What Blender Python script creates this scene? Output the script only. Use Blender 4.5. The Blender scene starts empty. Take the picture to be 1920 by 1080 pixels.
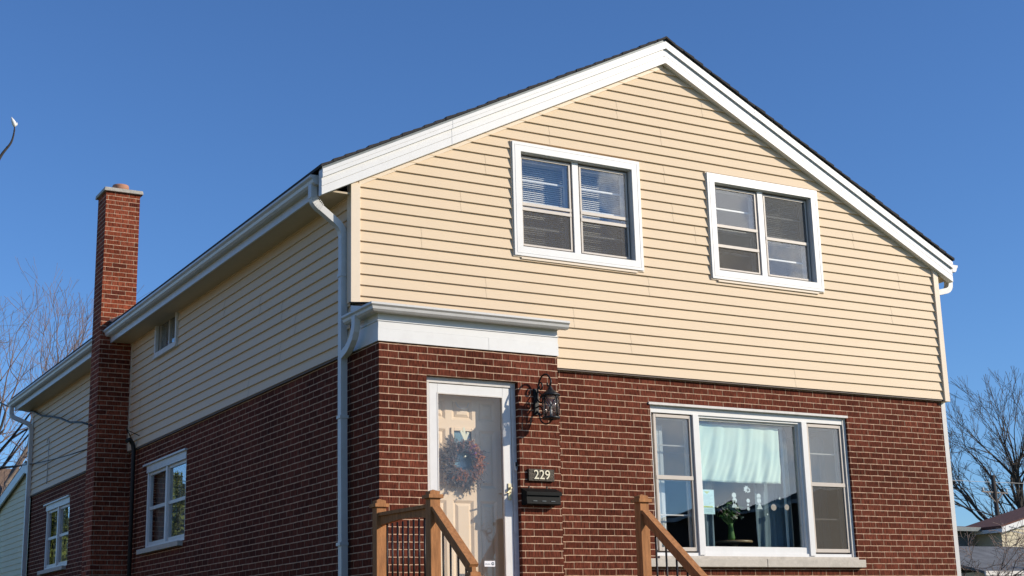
import bpy, math, random
from mathutils import Vector, Matrix
R = math.radians
random.seed(7)
scene = bpy.context.scene

# ---------------------------------------------------------------- camera
cam_d = bpy.data.cameras.new("camera"); cam = bpy.data.objects.new("camera", cam_d)
scene.collection.objects.link(cam); scene.camera = cam
EYE = Vector((-5.4795, -12.5083, -0.2104))
yaw, pit, rol = R(30.1719), R(13.8101), R(-1.4885)
F = Vector((math.sin(yaw)*math.cos(pit), math.cos(yaw)*math.cos(pit), math.sin(pit)))
r0 = Vector((math.cos(yaw), -math.sin(yaw), 0)); u0 = r0.cross(F)
RT = math.cos(rol)*r0 + math.sin(rol)*u0; UP = -math.sin(rol)*r0 + math.cos(rol)*u0
m = Matrix((RT, UP, -F)).transposed().to_4x4(); m.translation = EYE
cam.matrix_world = m
cam_d.sensor_width = 36; cam_d.lens = 36*2695.29/1920
cam_d.clip_start = 0.1; cam_d.clip_end = 2000

# ---------------------------------------------------------------- light
SUN = Vector((1.12, -1.0, 0.67)).normalized()
sun_el = math.asin(SUN.z); sun_az = math.atan2(SUN.x, SUN.y)     # az clockwise from +Y
w = bpy.data.worlds.new("World"); scene.world = w; w.use_nodes = True
nt = w.node_tree; bg = nt.nodes["Background"]
sky = nt.nodes.new("ShaderNodeTexSky"); sky.sky_type = 'NISHITA'; sky.sun_disc = False
sky.sun_elevation = sun_el; sky.sun_rotation = sun_az
sky.air_density = 1.0; sky.dust_density = 0.15; sky.ozone_density = 3.2; sky.altitude = 200
bg.inputs[1].default_value = 0.13
# a few small clouds in the sunny half of the sky (seen only mirrored in the upstairs windows)
tc = nt.nodes.new("ShaderNodeTexCoord"); nz = nt.nodes.new("ShaderNodeTexNoise")
nz.inputs['Scale'].default_value = 9.0; nz.inputs['Detail'].default_value = 7; nz.inputs['Roughness'].default_value = .6
nt.links.new(tc.outputs['Generated'], nz.inputs['Vector'])
dotn = nt.nodes.new("ShaderNodeVectorMath"); dotn.operation = 'DOT_PRODUCT'
dotn.inputs[1].default_value = Vector((0.60, -0.75, 0.27)).normalized()
nt.links.new(tc.outputs['Generated'], dotn.inputs[0])
mr1 = nt.nodes.new("ShaderNodeMapRange"); mr1.inputs[1].default_value = .96; mr1.inputs[2].default_value = .992
nt.links.new(dotn.outputs['Value'], mr1.inputs[0])
mr2 = nt.nodes.new("ShaderNodeMapRange"); mr2.inputs[1].default_value = .42; mr2.inputs[2].default_value = .54
nt.links.new(nz.outputs[0], mr2.inputs[0])
mul = nt.nodes.new("ShaderNodeMath"); mul.operation = 'MULTIPLY'
nt.links.new(mr1.outputs[0], mul.inputs[0]); nt.links.new(mr2.outputs[0], mul.inputs[1])
mixc = nt.nodes.new("ShaderNodeMix"); mixc.data_type = 'RGBA'
nt.links.new(mul.outputs[0], mixc.inputs[0]); nt.links.new(sky.outputs[0], mixc.inputs[6])
mixc.inputs[7].default_value = (15, 15, 15.5, 1)
tintn = nt.nodes.new("ShaderNodeVectorMath"); tintn.operation = 'MULTIPLY'; tintn.inputs[1].default_value = (.58, .82, 1.14)
nt.links.new(sky.outputs[0], tintn.inputs[0]); nt.links.new(tintn.outputs[0], mixc.inputs[6])
nt.links.new(mixc.outputs[2], bg.inputs[0])
sd = bpy.data.lights.new("sun", 'SUN'); sd.energy = 4.9; sd.angle = R(0.5); sd.color = (1.0, .90, .755)
so = bpy.data.objects.new("sun", sd); scene.collection.objects.link(so)
so.rotation_euler = (-SUN).to_track_quat('-Z', 'Y').to_euler(); so.location = (20, -20, 20)
scene.view_settings.view_transform = 'Standard'; scene.view_settings.look = 'None'
scene.view_settings.exposure = 0.0; scene.view_settings.gamma = 1.0

# ---------------------------------------------------------------- helpers
COL = scene.collection
ORG = {}
def tag(o, label=None, cat=None, group=None, kind=None):
    if label: o['label'] = label
    if cat: o['category'] = cat
    if group: o['group'] = group
    if kind: o['kind'] = kind
    return o
def thing(name, loc, label, cat, group=None):
    o = bpy.data.objects.new(name, None); COL.objects.link(o)
    o.location = loc; o.empty_display_size = .2; ORG[o] = Vector(loc)
    return tag(o, label, cat, group)
def empty_part(name, loc, parent):
    o = bpy.data.objects.new(name, None); COL.objects.link(o); o.parent = parent
    o.location = Vector(loc)-ORG[parent]; ORG[o] = Vector(loc); return o

class MB:
    def __init__(s): s.v = []; s.f = []; s.uv = None; s.sm = []
    def face(s, pts, smooth=False):
        i = len(s.v); s.v += [Vector(p) for p in pts]; s.f.append(tuple(range(i, i+len(pts)))); s.sm.append(smooth)
    def box(s, x0, x1, y0, y1, z0, z1):
        p = [(x0,y0,z0),(x1,y0,z0),(x1,y1,z0),(x0,y1,z0),(x0,y0,z1),(x1,y0,z1),(x1,y1,z1),(x0,y1,z1)]
        s.hexa(p)
    def hexa(s, p):
        i = len(s.v); s.v += [Vector(q) for q in p]
        for f in ((0,3,2,1),(4,5,6,7),(0,1,5,4),(1,2,6,5),(2,3,7,6),(3,0,4,7)):
            s.f.append(tuple(i+k for k in f)); s.sm.append(False)
    def beam(s, a, b, w, h, up=(0,0,1)):
        a = Vector(a); b = Vector(b); d = (b-a).normalized(); up = Vector(up)
        sd = d.cross(up).normalized(); u2 = sd.cross(d).normalized()
        p = []
        for c in (a, b):
            p += [c-sd*w/2-u2*h/2, c+sd*w/2-u2*h/2, c+sd*w/2+u2*h/2, c-sd*w/2+u2*h/2]
        i = len(s.v); s.v += p
        for f in ((3,2,1,0),(4,5,6,7),(0,1,5,4),(1,2,6,5),(2,3,7,6),(3,0,4,7)):
            s.f.append(tuple(i+k for k in f)); s.sm.append(False)
    def tube(s, pts, rad, n=8, smooth=True, cap=True):
        pts = [Vector(p) for p in pts]
        if not hasattr(rad, '__len__'): rad = [rad]*len(pts)
        base = len(s.v); prev = None
        for k, p in enumerate(pts):
            d = (pts[min(k+1, len(pts)-1)]-pts[max(k-1, 0)])
            d = d.normalized() if d.length > 1e-9 else Vector((0,0,1))
            if prev is None:
                a = Vector((0,0,1)) if abs(d.z) < .9 else Vector((1,0,0)); e1 = d.cross(a).normalized()
            else:
                e1 = (prev - d*prev.dot(d)); e1 = e1.normalized() if e1.length > 1e-6 else d.orthogonal().normalized()
            prev = e1; e2 = d.cross(e1)
            for j in range(n):
                t = 2*math.pi*j/n; s.v.append(p+(e1*math.cos(t)+e2*math.sin(t))*rad[k])
        for k in range(len(pts)-1):
            for j in range(n):
                a = base+k*n+j; b = base+k*n+(j+1) % n
                s.f.append((a, b, b+n, a+n)); s.sm.append(smooth)
        if cap:
            s.f.append(tuple(base+j for j in reversed(range(n)))); s.sm.append(False)
            s.f.append(tuple(base+(len(pts)-1)*n+j for j in range(n))); s.sm.append(False)
    def sweep(s, pts, prof, xdir, cap=True):
        """prof: list of (a,b): a along xdir, b along the in-plane normal"""
        pts = [Vector(p) for p in pts]; X = Vector(xdir).normalized(); base = len(s.v); n = len(prof)
        for k, p in enumerate(pts):
            d1 = (pts[k]-pts[k-1]).normalized() if k else (pts[1]-pts[0]).normalized()
            d2 = (pts[k+1]-pts[k]).normalized() if k < len(pts)-1 else d1
            d = (d1+d2).normalized(); c = max(.3, d.dot(d1)); N = X.cross(d).normalized()
            for a, b in prof: s.v.append(p+X*a+N*b/c)
        for k in range(len(pts)-1):
            for j in range(n):
                a = base+k*n+j; b = base+k*n+(j+1) % n
                s.f.append((a, b, b+n, a+n)); s.sm.append(False)
        if cap:
            s.f.append(tuple(base+j for j in reversed(range(n)))); s.sm.append(False)
            s.f.append(tuple(base+(len(pts)-1)*n+j for j in range(n))); s.sm.append(False)
    def lathe(s, c, prof, n=20, axis='z'):
        c = Vector(c); base = len(s.v)
        for r, h in prof:
            for j in range(n):
                t = 2*math.pi*j/n
                s.v.append(c+(Vector((r*math.cos(t), r*math.sin(t), h)) if axis == 'z' else Vector((r*math.cos(t), h, r*math.sin(t)))))
        for k in range(len(prof)-1):
            for j in range(n):
                a = base+k*n+j; b = base+k*n+(j+1) % n
                s.f.append((a, b, b+n, a+n)); s.sm.append(True)
        s.f.append(tuple(base+j for j in reversed(range(n)))); s.sm.append(False)
        s.f.append(tuple(base+(len(prof)-1)*n+j for j in range(n))); s.sm.append(False)
    def prism(s, pts, off):
        """pts planar polygon, extruded by vector off"""
        off = Vector(off); a = [Vector(p) for p in pts]; b = [p+off for p in a]; n = len(a)
        s.face(list(reversed(a))); s.face(b)
        for i in range(n):
            j = (i+1) % n; s.face([a[i], a[j], b[j], b[i]])
    def build(s, name, mat, parent=None, loc=None, bevel=0, **kw):
        me = bpy.data.meshes.new(name)
        org = ORG[parent] if parent is not None else Vector(loc or (0,0,0))
        wv = s.v
        me.from_pydata([v-org for v in wv], [], s.f); me.update()
        uv = me.uv_layers.new(name="UVMap")
        for p in me.polygons:
            n = p.normal; ax = max(range(3), key=lambda i: abs(n[i]))
            p.use_smooth = s.sm[p.index]
            for li in p.loop_indices:
                v = wv[me.loops[li].vertex_index]
                uv.data[li].uv = (v.y, v.z) if ax == 0 else ((v.x, v.z) if ax == 1 else (v.x, v.y))
        me.materials.append(mat)
        o = bpy.data.objects.new(name, me); COL.objects.link(o)
        if parent is not None: o.parent = parent
        else: o.location = org
        ORG[o] = org
        if bevel:
            b = o.modifiers.new("bevel", 'BEVEL'); b.width = bevel; b.segments = 2; b.limit_method = 'ANGLE'; b.angle_limit = R(40)
        return tag(o, **kw) if kw else o

# ---------------------------------------------------------------- materials
def mat(name, col=(.5,.5,.5), rough=.6, metal=0, spec=.5, var=0.0, vscale=8, bump=0, bscale=60, stretch=(1,1,1), dirt=None, dscale=3, damt=.5):
    m = bpy.data.materials.new(name); m.use_nodes = True; t = m.node_tree; b = t.nodes["Principled BSDF"]
    b.inputs['Roughness'].default_value = rough; b.inputs['Metallic'].default_value = metal
    b.inputs['Specular IOR Level'].default_value = spec
    c4 = (*col, 1); b.inputs['Base Color'].default_value = c4
    last = None
    tc = t.nodes.new("ShaderNodeTexCoord"); mp = t.nodes.new("ShaderNodeMapping"); mp.inputs['Scale'].default_value = stretch
    t.links.new(tc.outputs['Object'], mp.inputs[0])
    if var:
        n = t.nodes.new("ShaderNodeTexNoise"); n.inputs['Scale'].default_value = vscale; n.inputs['Detail'].default_value = 6
        n.inputs['Roughness'].default_value = .65
        t.links.new(mp.outputs[0], n.inputs['Vector'])
        r = t.nodes.new("ShaderNodeMapRange"); r.inputs[1].default_value = .3; r.inputs[2].default_value = .7
        r.inputs[3].default_value = 1-var; r.inputs[4].default_value = 1+var
        t.links.new(n.outputs[0], r.inputs[0])
        x = t.nodes.new("ShaderNodeVectorMath"); x.operation = 'SCALE'; x.inputs[0].default_value = col
        t.links.new(r.outputs[0], x.inputs['Scale']); last = x.outputs[0]
    if dirt:
        n = t.nodes.new("ShaderNodeTexNoise"); n.inputs['Scale'].default_value = dscale; n.inputs['Detail'].default_value = 8
        n.inputs['Roughness'].default_value = .7; t.links.new(tc.outputs['Object'], n.inputs['Vector'])
        r = t.nodes.new("ShaderNodeMapRange"); r.inputs[1].default_value = .5; r.inputs[2].default_value = .75
        r.inputs[4].default_value = damt; t.links.new(n.outputs[0], r.inputs[0])
        mx = t.nodes.new("ShaderNodeMix"); mx.data_type = 'RGBA'; mx.inputs[6].default_value = c4; mx.inputs[7].default_value = (*dirt, 1)
        if last: t.links.new(last, mx.inputs[6])
        t.links.new(r.outputs[0], mx.inputs[0]); last = mx.outputs[2]
    if last: t.links.new(last, b.inputs['Base Color'])
    if bump:
        n = t.nodes.new("ShaderNodeTexNoise"); n.inputs['Scale'].default_value = bscale; n.inputs['Detail'].default_value = 4
        t.links.new(mp.outputs[0], n.inputs['Vector'])
        bp = t.nodes.new("ShaderNodeBump"); bp.inputs['Strength'].default_value = bump; bp.inputs['Distance'].default_value = .01
        t.links.new(n.outputs[0], bp.inputs['Height']); t.links.new(bp.outputs[0], b.inputs['Normal'])
    return m

ZB = 2.528           # a bed joint of the brickwork
def brick_mat(name, c1, c2, mortar, uoff=0.0, dark=(.045,.016,.013)):
    m = bpy.data.materials.new(name); m.use_nodes = True; t = m.node_tree; b = t.nodes["Principled BSDF"]; L = t.links.new
    uv = t.nodes.new("ShaderNodeUVMap"); mp = t.nodes.new("ShaderNodeMapping")
    mp.inputs['Location'].default_value = (uoff+20.32, 6.77-ZB+.005, 0)
    L(uv.outputs[0], mp.inputs[0])
    # slight wobble so joints are not ruler straight
    wn = t.nodes.new("ShaderNodeTexNoise"); wn.inputs['Scale'].default_value = 9; wn.inputs['Detail'].default_value = 3; L(mp.outputs[0], wn.inputs['Vector'])
    wm = t.nodes.new("ShaderNodeVectorMath"); wm.operation = 'MULTIPLY_ADD'; wm.inputs[1].default_value = (.008, .008, 0)
    L(wn.outputs['Color'], wm.inputs[0]); L(mp.outputs[0], wm.inputs[2])
    br = t.nodes.new("ShaderNodeTexBrick"); br.offset = .5; br.squash = 1
    br.inputs['Scale'].default_value = 1; br.inputs['Brick Width'].default_value = .2032; br.inputs['Row Height'].default_value = .0677
    br.inputs['Mortar Size'].default_value = .0052; br.inputs['Mortar Smooth'].default_value = .25; br.inputs['Bias'].default_value = -.05
    br.inputs['Color1'].default_value = (1,1,1,1); br.inputs['Color2'].default_value = (0,0,0,1); br.inputs['Mortar'].default_value = (0,0,0,1)
    L(wm.outputs[0], br.inputs['Vector'])
    ramp = t.nodes.new("ShaderNodeValToRGB"); e = ramp.color_ramp.elements
    e[0].position = 0; e[0].color = (*dark, 1); e[1].position = 1; e[1].color = (*c2, 1)
    x = e.new(.22); x.color = (*[.6*a+.4*d for a, d in zip(c1, dark)], 1); x = e.new(.4); x.color = (*c1, 1)
    L(br.outputs['Color'], ramp.inputs[0])
    # vertical wire-cut scratches
    mp2 = t.nodes.new("ShaderNodeMapping"); mp2.inputs['Scale'].default_value = (1, .13, 1); L(uv.outputs[0], mp2.inputs[0])
    n2 = t.nodes.new("ShaderNodeTexNoise"); n2.inputs['Scale'].default_value = 95; n2.inputs['Detail'].default_value = 3; L(mp2.outputs[0], n2.inputs['Vector'])
    r2 = t.nodes.new("ShaderNodeMapRange"); r2.inputs[1].default_value = .32; r2.inputs[2].default_value = .68; r2.inputs[3].default_value = .42; r2.inputs[4].default_value = 1.6
    L(n2.outputs[0], r2.inputs[0])
    n3 = t.nodes.new("ShaderNodeTexNoise"); n3.inputs['Scale'].default_value = 1.3; n3.inputs['Detail'].default_value = 5; L(mp.outputs[0], n3.inputs['Vector'])
    r3 = t.nodes.new("ShaderNodeMapRange"); r3.inputs[1].default_value = .3; r3.inputs[2].default_value = .7; r3.inputs[3].default_value = .74; r3.inputs[4].default_value = 1.24
    L(n3.outputs[0], r3.inputs[0])
    mu = t.nodes.new("ShaderNodeMath"); mu.operation = 'MULTIPLY'; L(r2.outputs[0], mu.inputs[0]); L(r3.outputs[0], mu.inputs[1])
    sc = t.nodes.new("ShaderNodeVectorMath"); sc.operation = 'SCALE'; L(ramp.outputs[0], sc.inputs[0]); L(mu.outputs[0], sc.inputs['Scale'])
    mn = t.nodes.new("ShaderNodeTexNoise"); mn.inputs['Scale'].default_value = 14; mn.inputs['Detail'].default_value = 5; L(mp.outputs[0], mn.inputs['Vector'])
    mrr = t.nodes.new("ShaderNodeMapRange"); mrr.inputs[1].default_value = .3; mrr.inputs[2].default_value = .7; mrr.inputs[3].default_value = .6; mrr.inputs[4].default_value = 1.25
    L(mn.outputs[0], mrr.inputs[0])
    sx = t.nodes.new("ShaderNodeSeparateXYZ"); L(wm.outputs[0], sx.inputs[0])
    dv = t.nodes.new("ShaderNodeMath"); dv.operation = 'DIVIDE'; dv.inputs[1].default_value = .0677; L(sx.outputs['Y'], dv.inputs[0])
    fr = t.nodes.new("ShaderNodeMath"); fr.operation = 'FRACT'; L(dv.outputs[0], fr.inputs[0])
    pp = t.nodes.new("ShaderNodeMath"); pp.operation = 'PINGPONG'; pp.inputs[1].default_value = .5; L(fr.outputs[0], pp.inputs[0])
    hj = t.nodes.new("ShaderNodeMapRange"); hj.inputs[1].default_value = .07; hj.inputs[2].default_value = .12; hj.inputs[3].default_value = 1.12; hj.inputs[4].default_value = .62  # bed joints lighter, head joints duller: how they catch light, put into the mortar colour
    L(pp.outputs[0], hj.inputs[0])
    mz = t.nodes.new("ShaderNodeMath"); mz.operation = 'MULTIPLY'; L(mrr.outputs[0], mz.inputs[0]); L(hj.outputs[0], mz.inputs[1])
    ms = t.nodes.new("ShaderNodeVectorMath"); ms.operation = 'SCALE'; ms.inputs[0].default_value = mortar; L(mz.outputs[0], ms.inputs['Scale'])
    mx = t.nodes.new("ShaderNodeMix"); mx.data_type = 'RGBA'; L(br.outputs['Fac'], mx.inputs[0]); L(sc.outputs[0], mx.inputs[6]); L(ms.outputs[0], mx.inputs[7])
    L(mx.outputs[2], b.inputs['Base Color']); b.inputs['Roughness'].default_value = .9; b.inputs['Specular IOR Level'].default_value = .08
    inv = t.nodes.new("ShaderNodeMath"); inv.operation = 'MULTIPLY_ADD'; inv.inputs[1].default_value = -1; L(br.outputs['Fac'], inv.inputs[0])
    ad = t.nodes.new("ShaderNodeMath"); ad.operation = 'MULTIPLY'; ad.inputs[1].default_value = .35; L(n2.outputs[0], ad.inputs[0]); L(ad.outputs[0], inv.inputs[2])
    bp = t.nodes.new("ShaderNodeBump"); bp.inputs['Strength'].default_value = .9; bp.inputs['Distance'].default_value = .006
    L(inv.outputs[0], bp.inputs['Height']); L(bp.outputs[0], b.inputs['Normal'])
    return m

def glass_mat(name, tint=(.93,.95,.95), mult=.9, add=0.05, rough=0.0, haze=None):
    m = bpy.data.materials.new(name); m.use_nodes = True; t = m.node_tree; L = t.links.new
    t.nodes.remove(t.nodes["Principled BSDF"]); out = t.nodes["Material Output"]
    tr = t.nodes.new("ShaderNodeBsdfTransparent"); tr.inputs[0].default_value = (*tint, 1)
    gl = t.nodes.new("ShaderNodeBsdfGlossy"); gl.inputs['Roughness'].default_value = rough; gl.inputs[0].default_value = (.95,.97,1,1)
    lw = t.nodes.new("ShaderNodeLayerWeight"); lw.inputs[0].default_value = .5
    fr = t.nodes.new("ShaderNodeMath"); fr.operation = 'POWER'; fr.inputs[1].default_value = 4.5; L(lw.outputs['Facing'], fr.inputs[0])
    # float glass is never perfectly flat
    tc = t.nodes.new("ShaderNodeTexCoord"); n = t.nodes.new("ShaderNodeTexNoise"); n.inputs['Scale'].default_value = 2.2; n.inputs['Detail'].default_value = 1
    L(tc.outputs['Object'], n.inputs['Vector']); bp = t.nodes.new("ShaderNodeBump"); bp.inputs['Strength'].default_value = .12; bp.inputs['Distance'].default_value = .02
    L(n.outputs[0], bp.inputs['Height']); L(bp.outputs[0], gl.inputs['Normal'])
    ma = t.nodes.new("ShaderNodeMath"); ma.operation = 'MULTIPLY_ADD'; ma.inputs[1].default_value = mult; ma.inputs[2].default_value = add; ma.use_clamp = True
    L(fr.outputs[0], ma.inputs[0]); mx = t.nodes.new("ShaderNodeMixShader"); L(ma.outputs[0], mx.inputs[0])
    L(tr.outputs[0], mx.inputs[1]); L(gl.outputs[0], mx.inputs[2])
    last = mx.outputs[0]
    if haze:                                            # dusty film / insect mesh seen as an even grey veil
        df = t.nodes.new("ShaderNodeBsdfDiffuse"); df.inputs[0].default_value = (*haze[0], 1)
        m2 = t.nodes.new("ShaderNodeMixShader"); m2.inputs[0].default_value = haze[1]; L(last, m2.inputs[1]); L(df.outputs[0], m2.inputs[2]); last = m2.outputs[0]
    L(last, out.inputs[0]); return m
def screen_mat(name, col, dens):
    m = bpy.data.materials.new(name); m.use_nodes = True; t = m.node_tree; L = t.links.new
    t.nodes.remove(t.nodes["Principled BSDF"]); out = t.nodes["Material Output"]
    tr = t.nodes.new("ShaderNodeBsdfTransparent"); df = t.nodes.new("ShaderNodeBsdfDiffuse"); df.inputs[0].default_value = (*col, 1)
    mx = t.nodes.new("ShaderNodeMixShader"); mx.inputs[0].default_value = dens
    L(tr.outputs[0], mx.inputs[1]); L(df.outputs[0], mx.inputs[2]); L(mx.outputs[0], out.inputs[0]); return m

M = {}
M['brick'] = brick_mat("red wire cut brick", (.096,.025,.014), (.130,.036,.021), (.52,.345,.235), uoff=.081, dark=(.086,.022,.013))
M['brick_chim'] = brick_mat("chimney brick", (.20,.046,.022), (.25,.065,.034), (.56,.37,.25), uoff=.03, dark=(.09,.023,.015))
M['siding'] = mat("cream vinyl siding", (.70,.55,.378), .55, spec=.18, var=.025, vscale=3, bump=.22, bscale=28, stretch=(.15,.15,1), dirt=(.62,.49,.34), dscale=1.2, damt=.2)
M['siding_post'] = mat("cream corner trim", (.70,.575,.43), .5, var=.03, vscale=5)
M['white'] = mat("white aluminium trim", (.68,.675,.66), .42, var=.03, vscale=7, dirt=(.50,.48,.46), dscale=5, damt=.25)
M['white2'] = mat("white paint darkened for shade", (.57,.56,.54), .4, var=.06, vscale=6, dirt=(.42,.40,.37), dscale=7, damt=.35)  # gutter white lowered: the shade on the side trim is put into this colour
M['weathered'] = mat("weathered white paint", (.64,.61,.57), .6, var=.05, vscale=20, dirt=(.35,.30,.25), dscale=12, damt=.5)
M['tan_frame'] = mat("tan aluminium storm sash", (.50,.44,.38), .45, var=.04, vscale=10)
M['tan_dark'] = mat("brown weather strip", (.13,.10,.085), .7)
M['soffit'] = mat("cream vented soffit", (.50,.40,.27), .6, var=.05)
M['stone'] = mat("limestone sill", (.52,.47,.40), .85, var=.1, vscale=20, bump=.3, dirt=(.28,.25,.21), dscale=6, damt=.5)
M['concrete'] = mat("chimney cap concrete", (.40,.37,.32), .9, var=.2, vscale=15, bump=.5, bscale=40)
M['terra'] = mat("terracotta flue", (.42,.20,.12), .8, var=.2, vscale=10)
M['shingle'] = mat("charcoal asphalt shingle", (.035,.032,.032), .95, var=.4, vscale=60, bump=.5, bscale=120)
M['metal_grey'] = mat("grey step flashing", (.11,.13,.14), .5, metal=.3, var=.2)
M['interior'] = mat("interior wall paint", (.24,.22,.19), .8, var=.05)
M['ceiling'] = mat("interior ceiling", (.35,.34,.31), .9)
M['floor'] = mat("interior floor boards", (.12,.07,.04), .5)
M['blind'] = mat("white blind slat", (.74,.73,.68), .6)
M['sheet'] = mat("pale aqua cotton sheet", (.62,.74,.68), .9, var=.04, vscale=4)
M['curtain'] = mat("slate blue curtain", (.13,.18,.22), .9, var=.1, vscale=6)
M['curtain_lt'] = mat("light curtain edge", (.62,.66,.66), .9)
M['door'] = mat("almond painted entry door", (.74,.57,.38), .5, var=.02)
M['lite'] = glass_mat("leaded lite", (.55,.75,.80), .9, .10, .12, haze=((.25,.42,.50), .55))
M['glass'] = glass_mat("window glass", (.97,.98,.98), .9, .085)
M['glass_pic'] = glass_mat("picture window glass", (.93,.96,.95), .9, .07)
M['glass_door'] = glass_mat("storm door glass", (.98,.98,.98), .8, .03)
M['glass_dusty'] = glass_mat("dusty window glass", (.9,.92,.92), .9, .06, haze=((.42,.43,.42), .12))
M['screen'] = screen_mat("insect screen", (.15,.135,.115), .38)
M['screen_lt'] = screen_mat("light insect screen", (.15,.15,.145), .42)
M['black'] = mat("black wrought iron", (.012,.012,.013), .45, metal=.3, var=.3, vscale=30, bump=.2)
M['blackbox'] = mat("black painted steel", (.008,.009,.009), .5, spec=.08, var=.2, bump=.05)
M['bronze'] = mat("dark bronze plaque", (.035,.028,.02), .55, metal=.5, var=.5, vscale=40, bump=.4, bscale=80)
M['cream'] = mat("cream raised numerals", (.72,.66,.48), .5)
M['brass'] = mat("worn brass", (.55,.47,.30), .35, metal=.8, var=.2, vscale=30)
M['cedar'] = mat("treated lumber stain", (.37,.165,.065), .75, spec=.2, var=.30, vscale=9, bump=.3, bscale=40, stretch=(4,4,.5), dirt=(.26,.13,.06), dscale=9, damt=.5)
M['bulb'] = mat("clear candle bulb", (.8,.8,.78), .15)
M['lglass'] = glass_mat("seeded lantern glass", (.75,.75,.75), .8, .04, .1, haze=((.35,.35,.34), .14))
M['wire'] = mat("black cable", (.012,.012,.012), .6)
M['wire_lt'] = mat("aluminium cable", (.45,.45,.45), .5)
M['bark_dark'] = mat("dark bark", (.045,.036,.030), .9, var=.3, vscale=6, bump=.5)
M['bark_pale'] = mat("pale grey bark", (.23,.185,.155), .9, var=.3, vscale=6, bump=.5)
M['bud'] = mat("white magnolia bud", (.78,.76,.70), .6)
M['grass'] = mat("early spring lawn", (.095,.12,.035), .95, var=.35, vscale=1.5, bump=.7, bscale=30, dirt=(.20,.17,.08), dscale=.6, damt=.7)
M['asphalt'] = mat("asphalt road", (.055,.055,.055), .9, var=.2, vscale=3, bump=.4, bscale=90)
M['concrete2'] = mat("concrete paving", (.38,.36,.33), .9, var=.1, vscale=3, bump=.3)
M['evergreen'] = mat("yellow green evergreen", (.12,.15,.025), .9, var=.4, vscale=2)
M['decal_w'] = mat("frosted white cling", (.62,.68,.70), .7)
M['decal_t'] = mat("tan cling", (.50,.40,.36), .7)
M['decal_p'] = mat("pink petal", (.55,.33,.38), .7)
M['paper'] = mat("pale blue printed paper", (.60,.80,.84), .8)
M['ink_y'] = mat("yellow green print", (.55,.62,.25), .8)
M['ink_b'] = mat("faint blue print", (.33,.50,.58), .8)
M['leaf'] = mat("green leaves", (.06,.16,.03), .6)
M['wood'] = mat("table wood", (.30,.20,.11), .4)
M['petal_w'] = mat("white petals", (.7,.7,.6), .6)
M['sticker'] = mat("white sticker", (.78,.78,.80), .5)
M['navy'] = mat("navy print", (.03,.06,.11), .5)
M['greyink'] = mat("grey print", (.35,.36,.40), .5)

# ---------------------------------------------------------------- setting
def gz(x, y):
    """height of the ground: a bank in front of the house, flat yard behind, a slight rise across the street"""
    def s(t): t = max(0, min(1, t)); return t*t*(3-2*t)
    z = -1.15 - .70*s((-y-3)/8.0)
    if y < -16: z -= .12*s((-y-16)/2)
    if y < -27: z += .9*s((-y-28)/8)
    return z
mb = MB()
xs = [-420,-250,-150,-90,-60,-40]+[-30+2*i for i in range(0, 41)]+[60,75,90,120,180,300,420]
ys = [-420,-250,-150,-100,-70,-50]+[-42+1.5*i for i in range(0, 42)]+[24,30,40,55,75,100,150,250,420]
i0 = len(mb.v)
for y in ys:
    for x in xs: mb.v.append(Vector((x, y, gz(x, y))))
nx = len(xs)
for j in range(len(ys)-1):
    for i in range(nx-1):
        a = j*nx+i; mb.f.append((a, a+1, a+nx+1, a+nx)); mb.sm.append(True)
mb.build("ground", M['grass'], kind='structure')
def strip(name, mt, x0, x1, y0, y1, dz, n=6, **kw):
    b = MB(); yy = [y0+(y1-y0)*i/n for i in range(n+1)]; XX = [x0, -30, 0, 30, x1] if x1-x0 > 100 else [x0, x1]
    for i in range(n):
        for k in range(len(XX)-1):
            p = [(XX[k], yy[i]), (XX[k+1], yy[i]), (XX[k+1], yy[i+1]), (XX[k], yy[i+1])]
            top = [Vector((x, y, gz(x, y)+dz)) for x, y in p]
            b.face(top)
    return b.build(name, mt, kind='structure', **kw)
strip("road", M['asphalt'], -400, 400, -26.5, -18.5, .03)
strip("pavement", M['concrete2'], -400, 400, -16.2, -14.9, .02)
strip("front_path", M['concrete2'], .2, 1.9, -14.9, -4.6, .03, n=14)
b = MB()
for y0 in (-18.5, -26.66): b.box(-400, 400, y0, y0+.16, -2.2, gz(0, y0)+.13)
b.build("kerb", M['concrete2'], kind='structure')

# ---------------------------------------------------------------- the house
HX = 7.93; HY = 14.45; ZE = 4.30; AX = 3.86; ZA = 6.455
XL = -.365; XR = 8.17                                   # rake ends
def roofz(x):
    return ZE+(ZA-ZE)*(x-XL)/(AX-XL) if x < AX else ZE+(ZA-ZE)*(XR-x)/(XR-AX)
house = thing("brick_house", (3.9, 0, -1.15), "two storey gabled house with cream siding over dark red brick and a white front door", "house")

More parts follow.
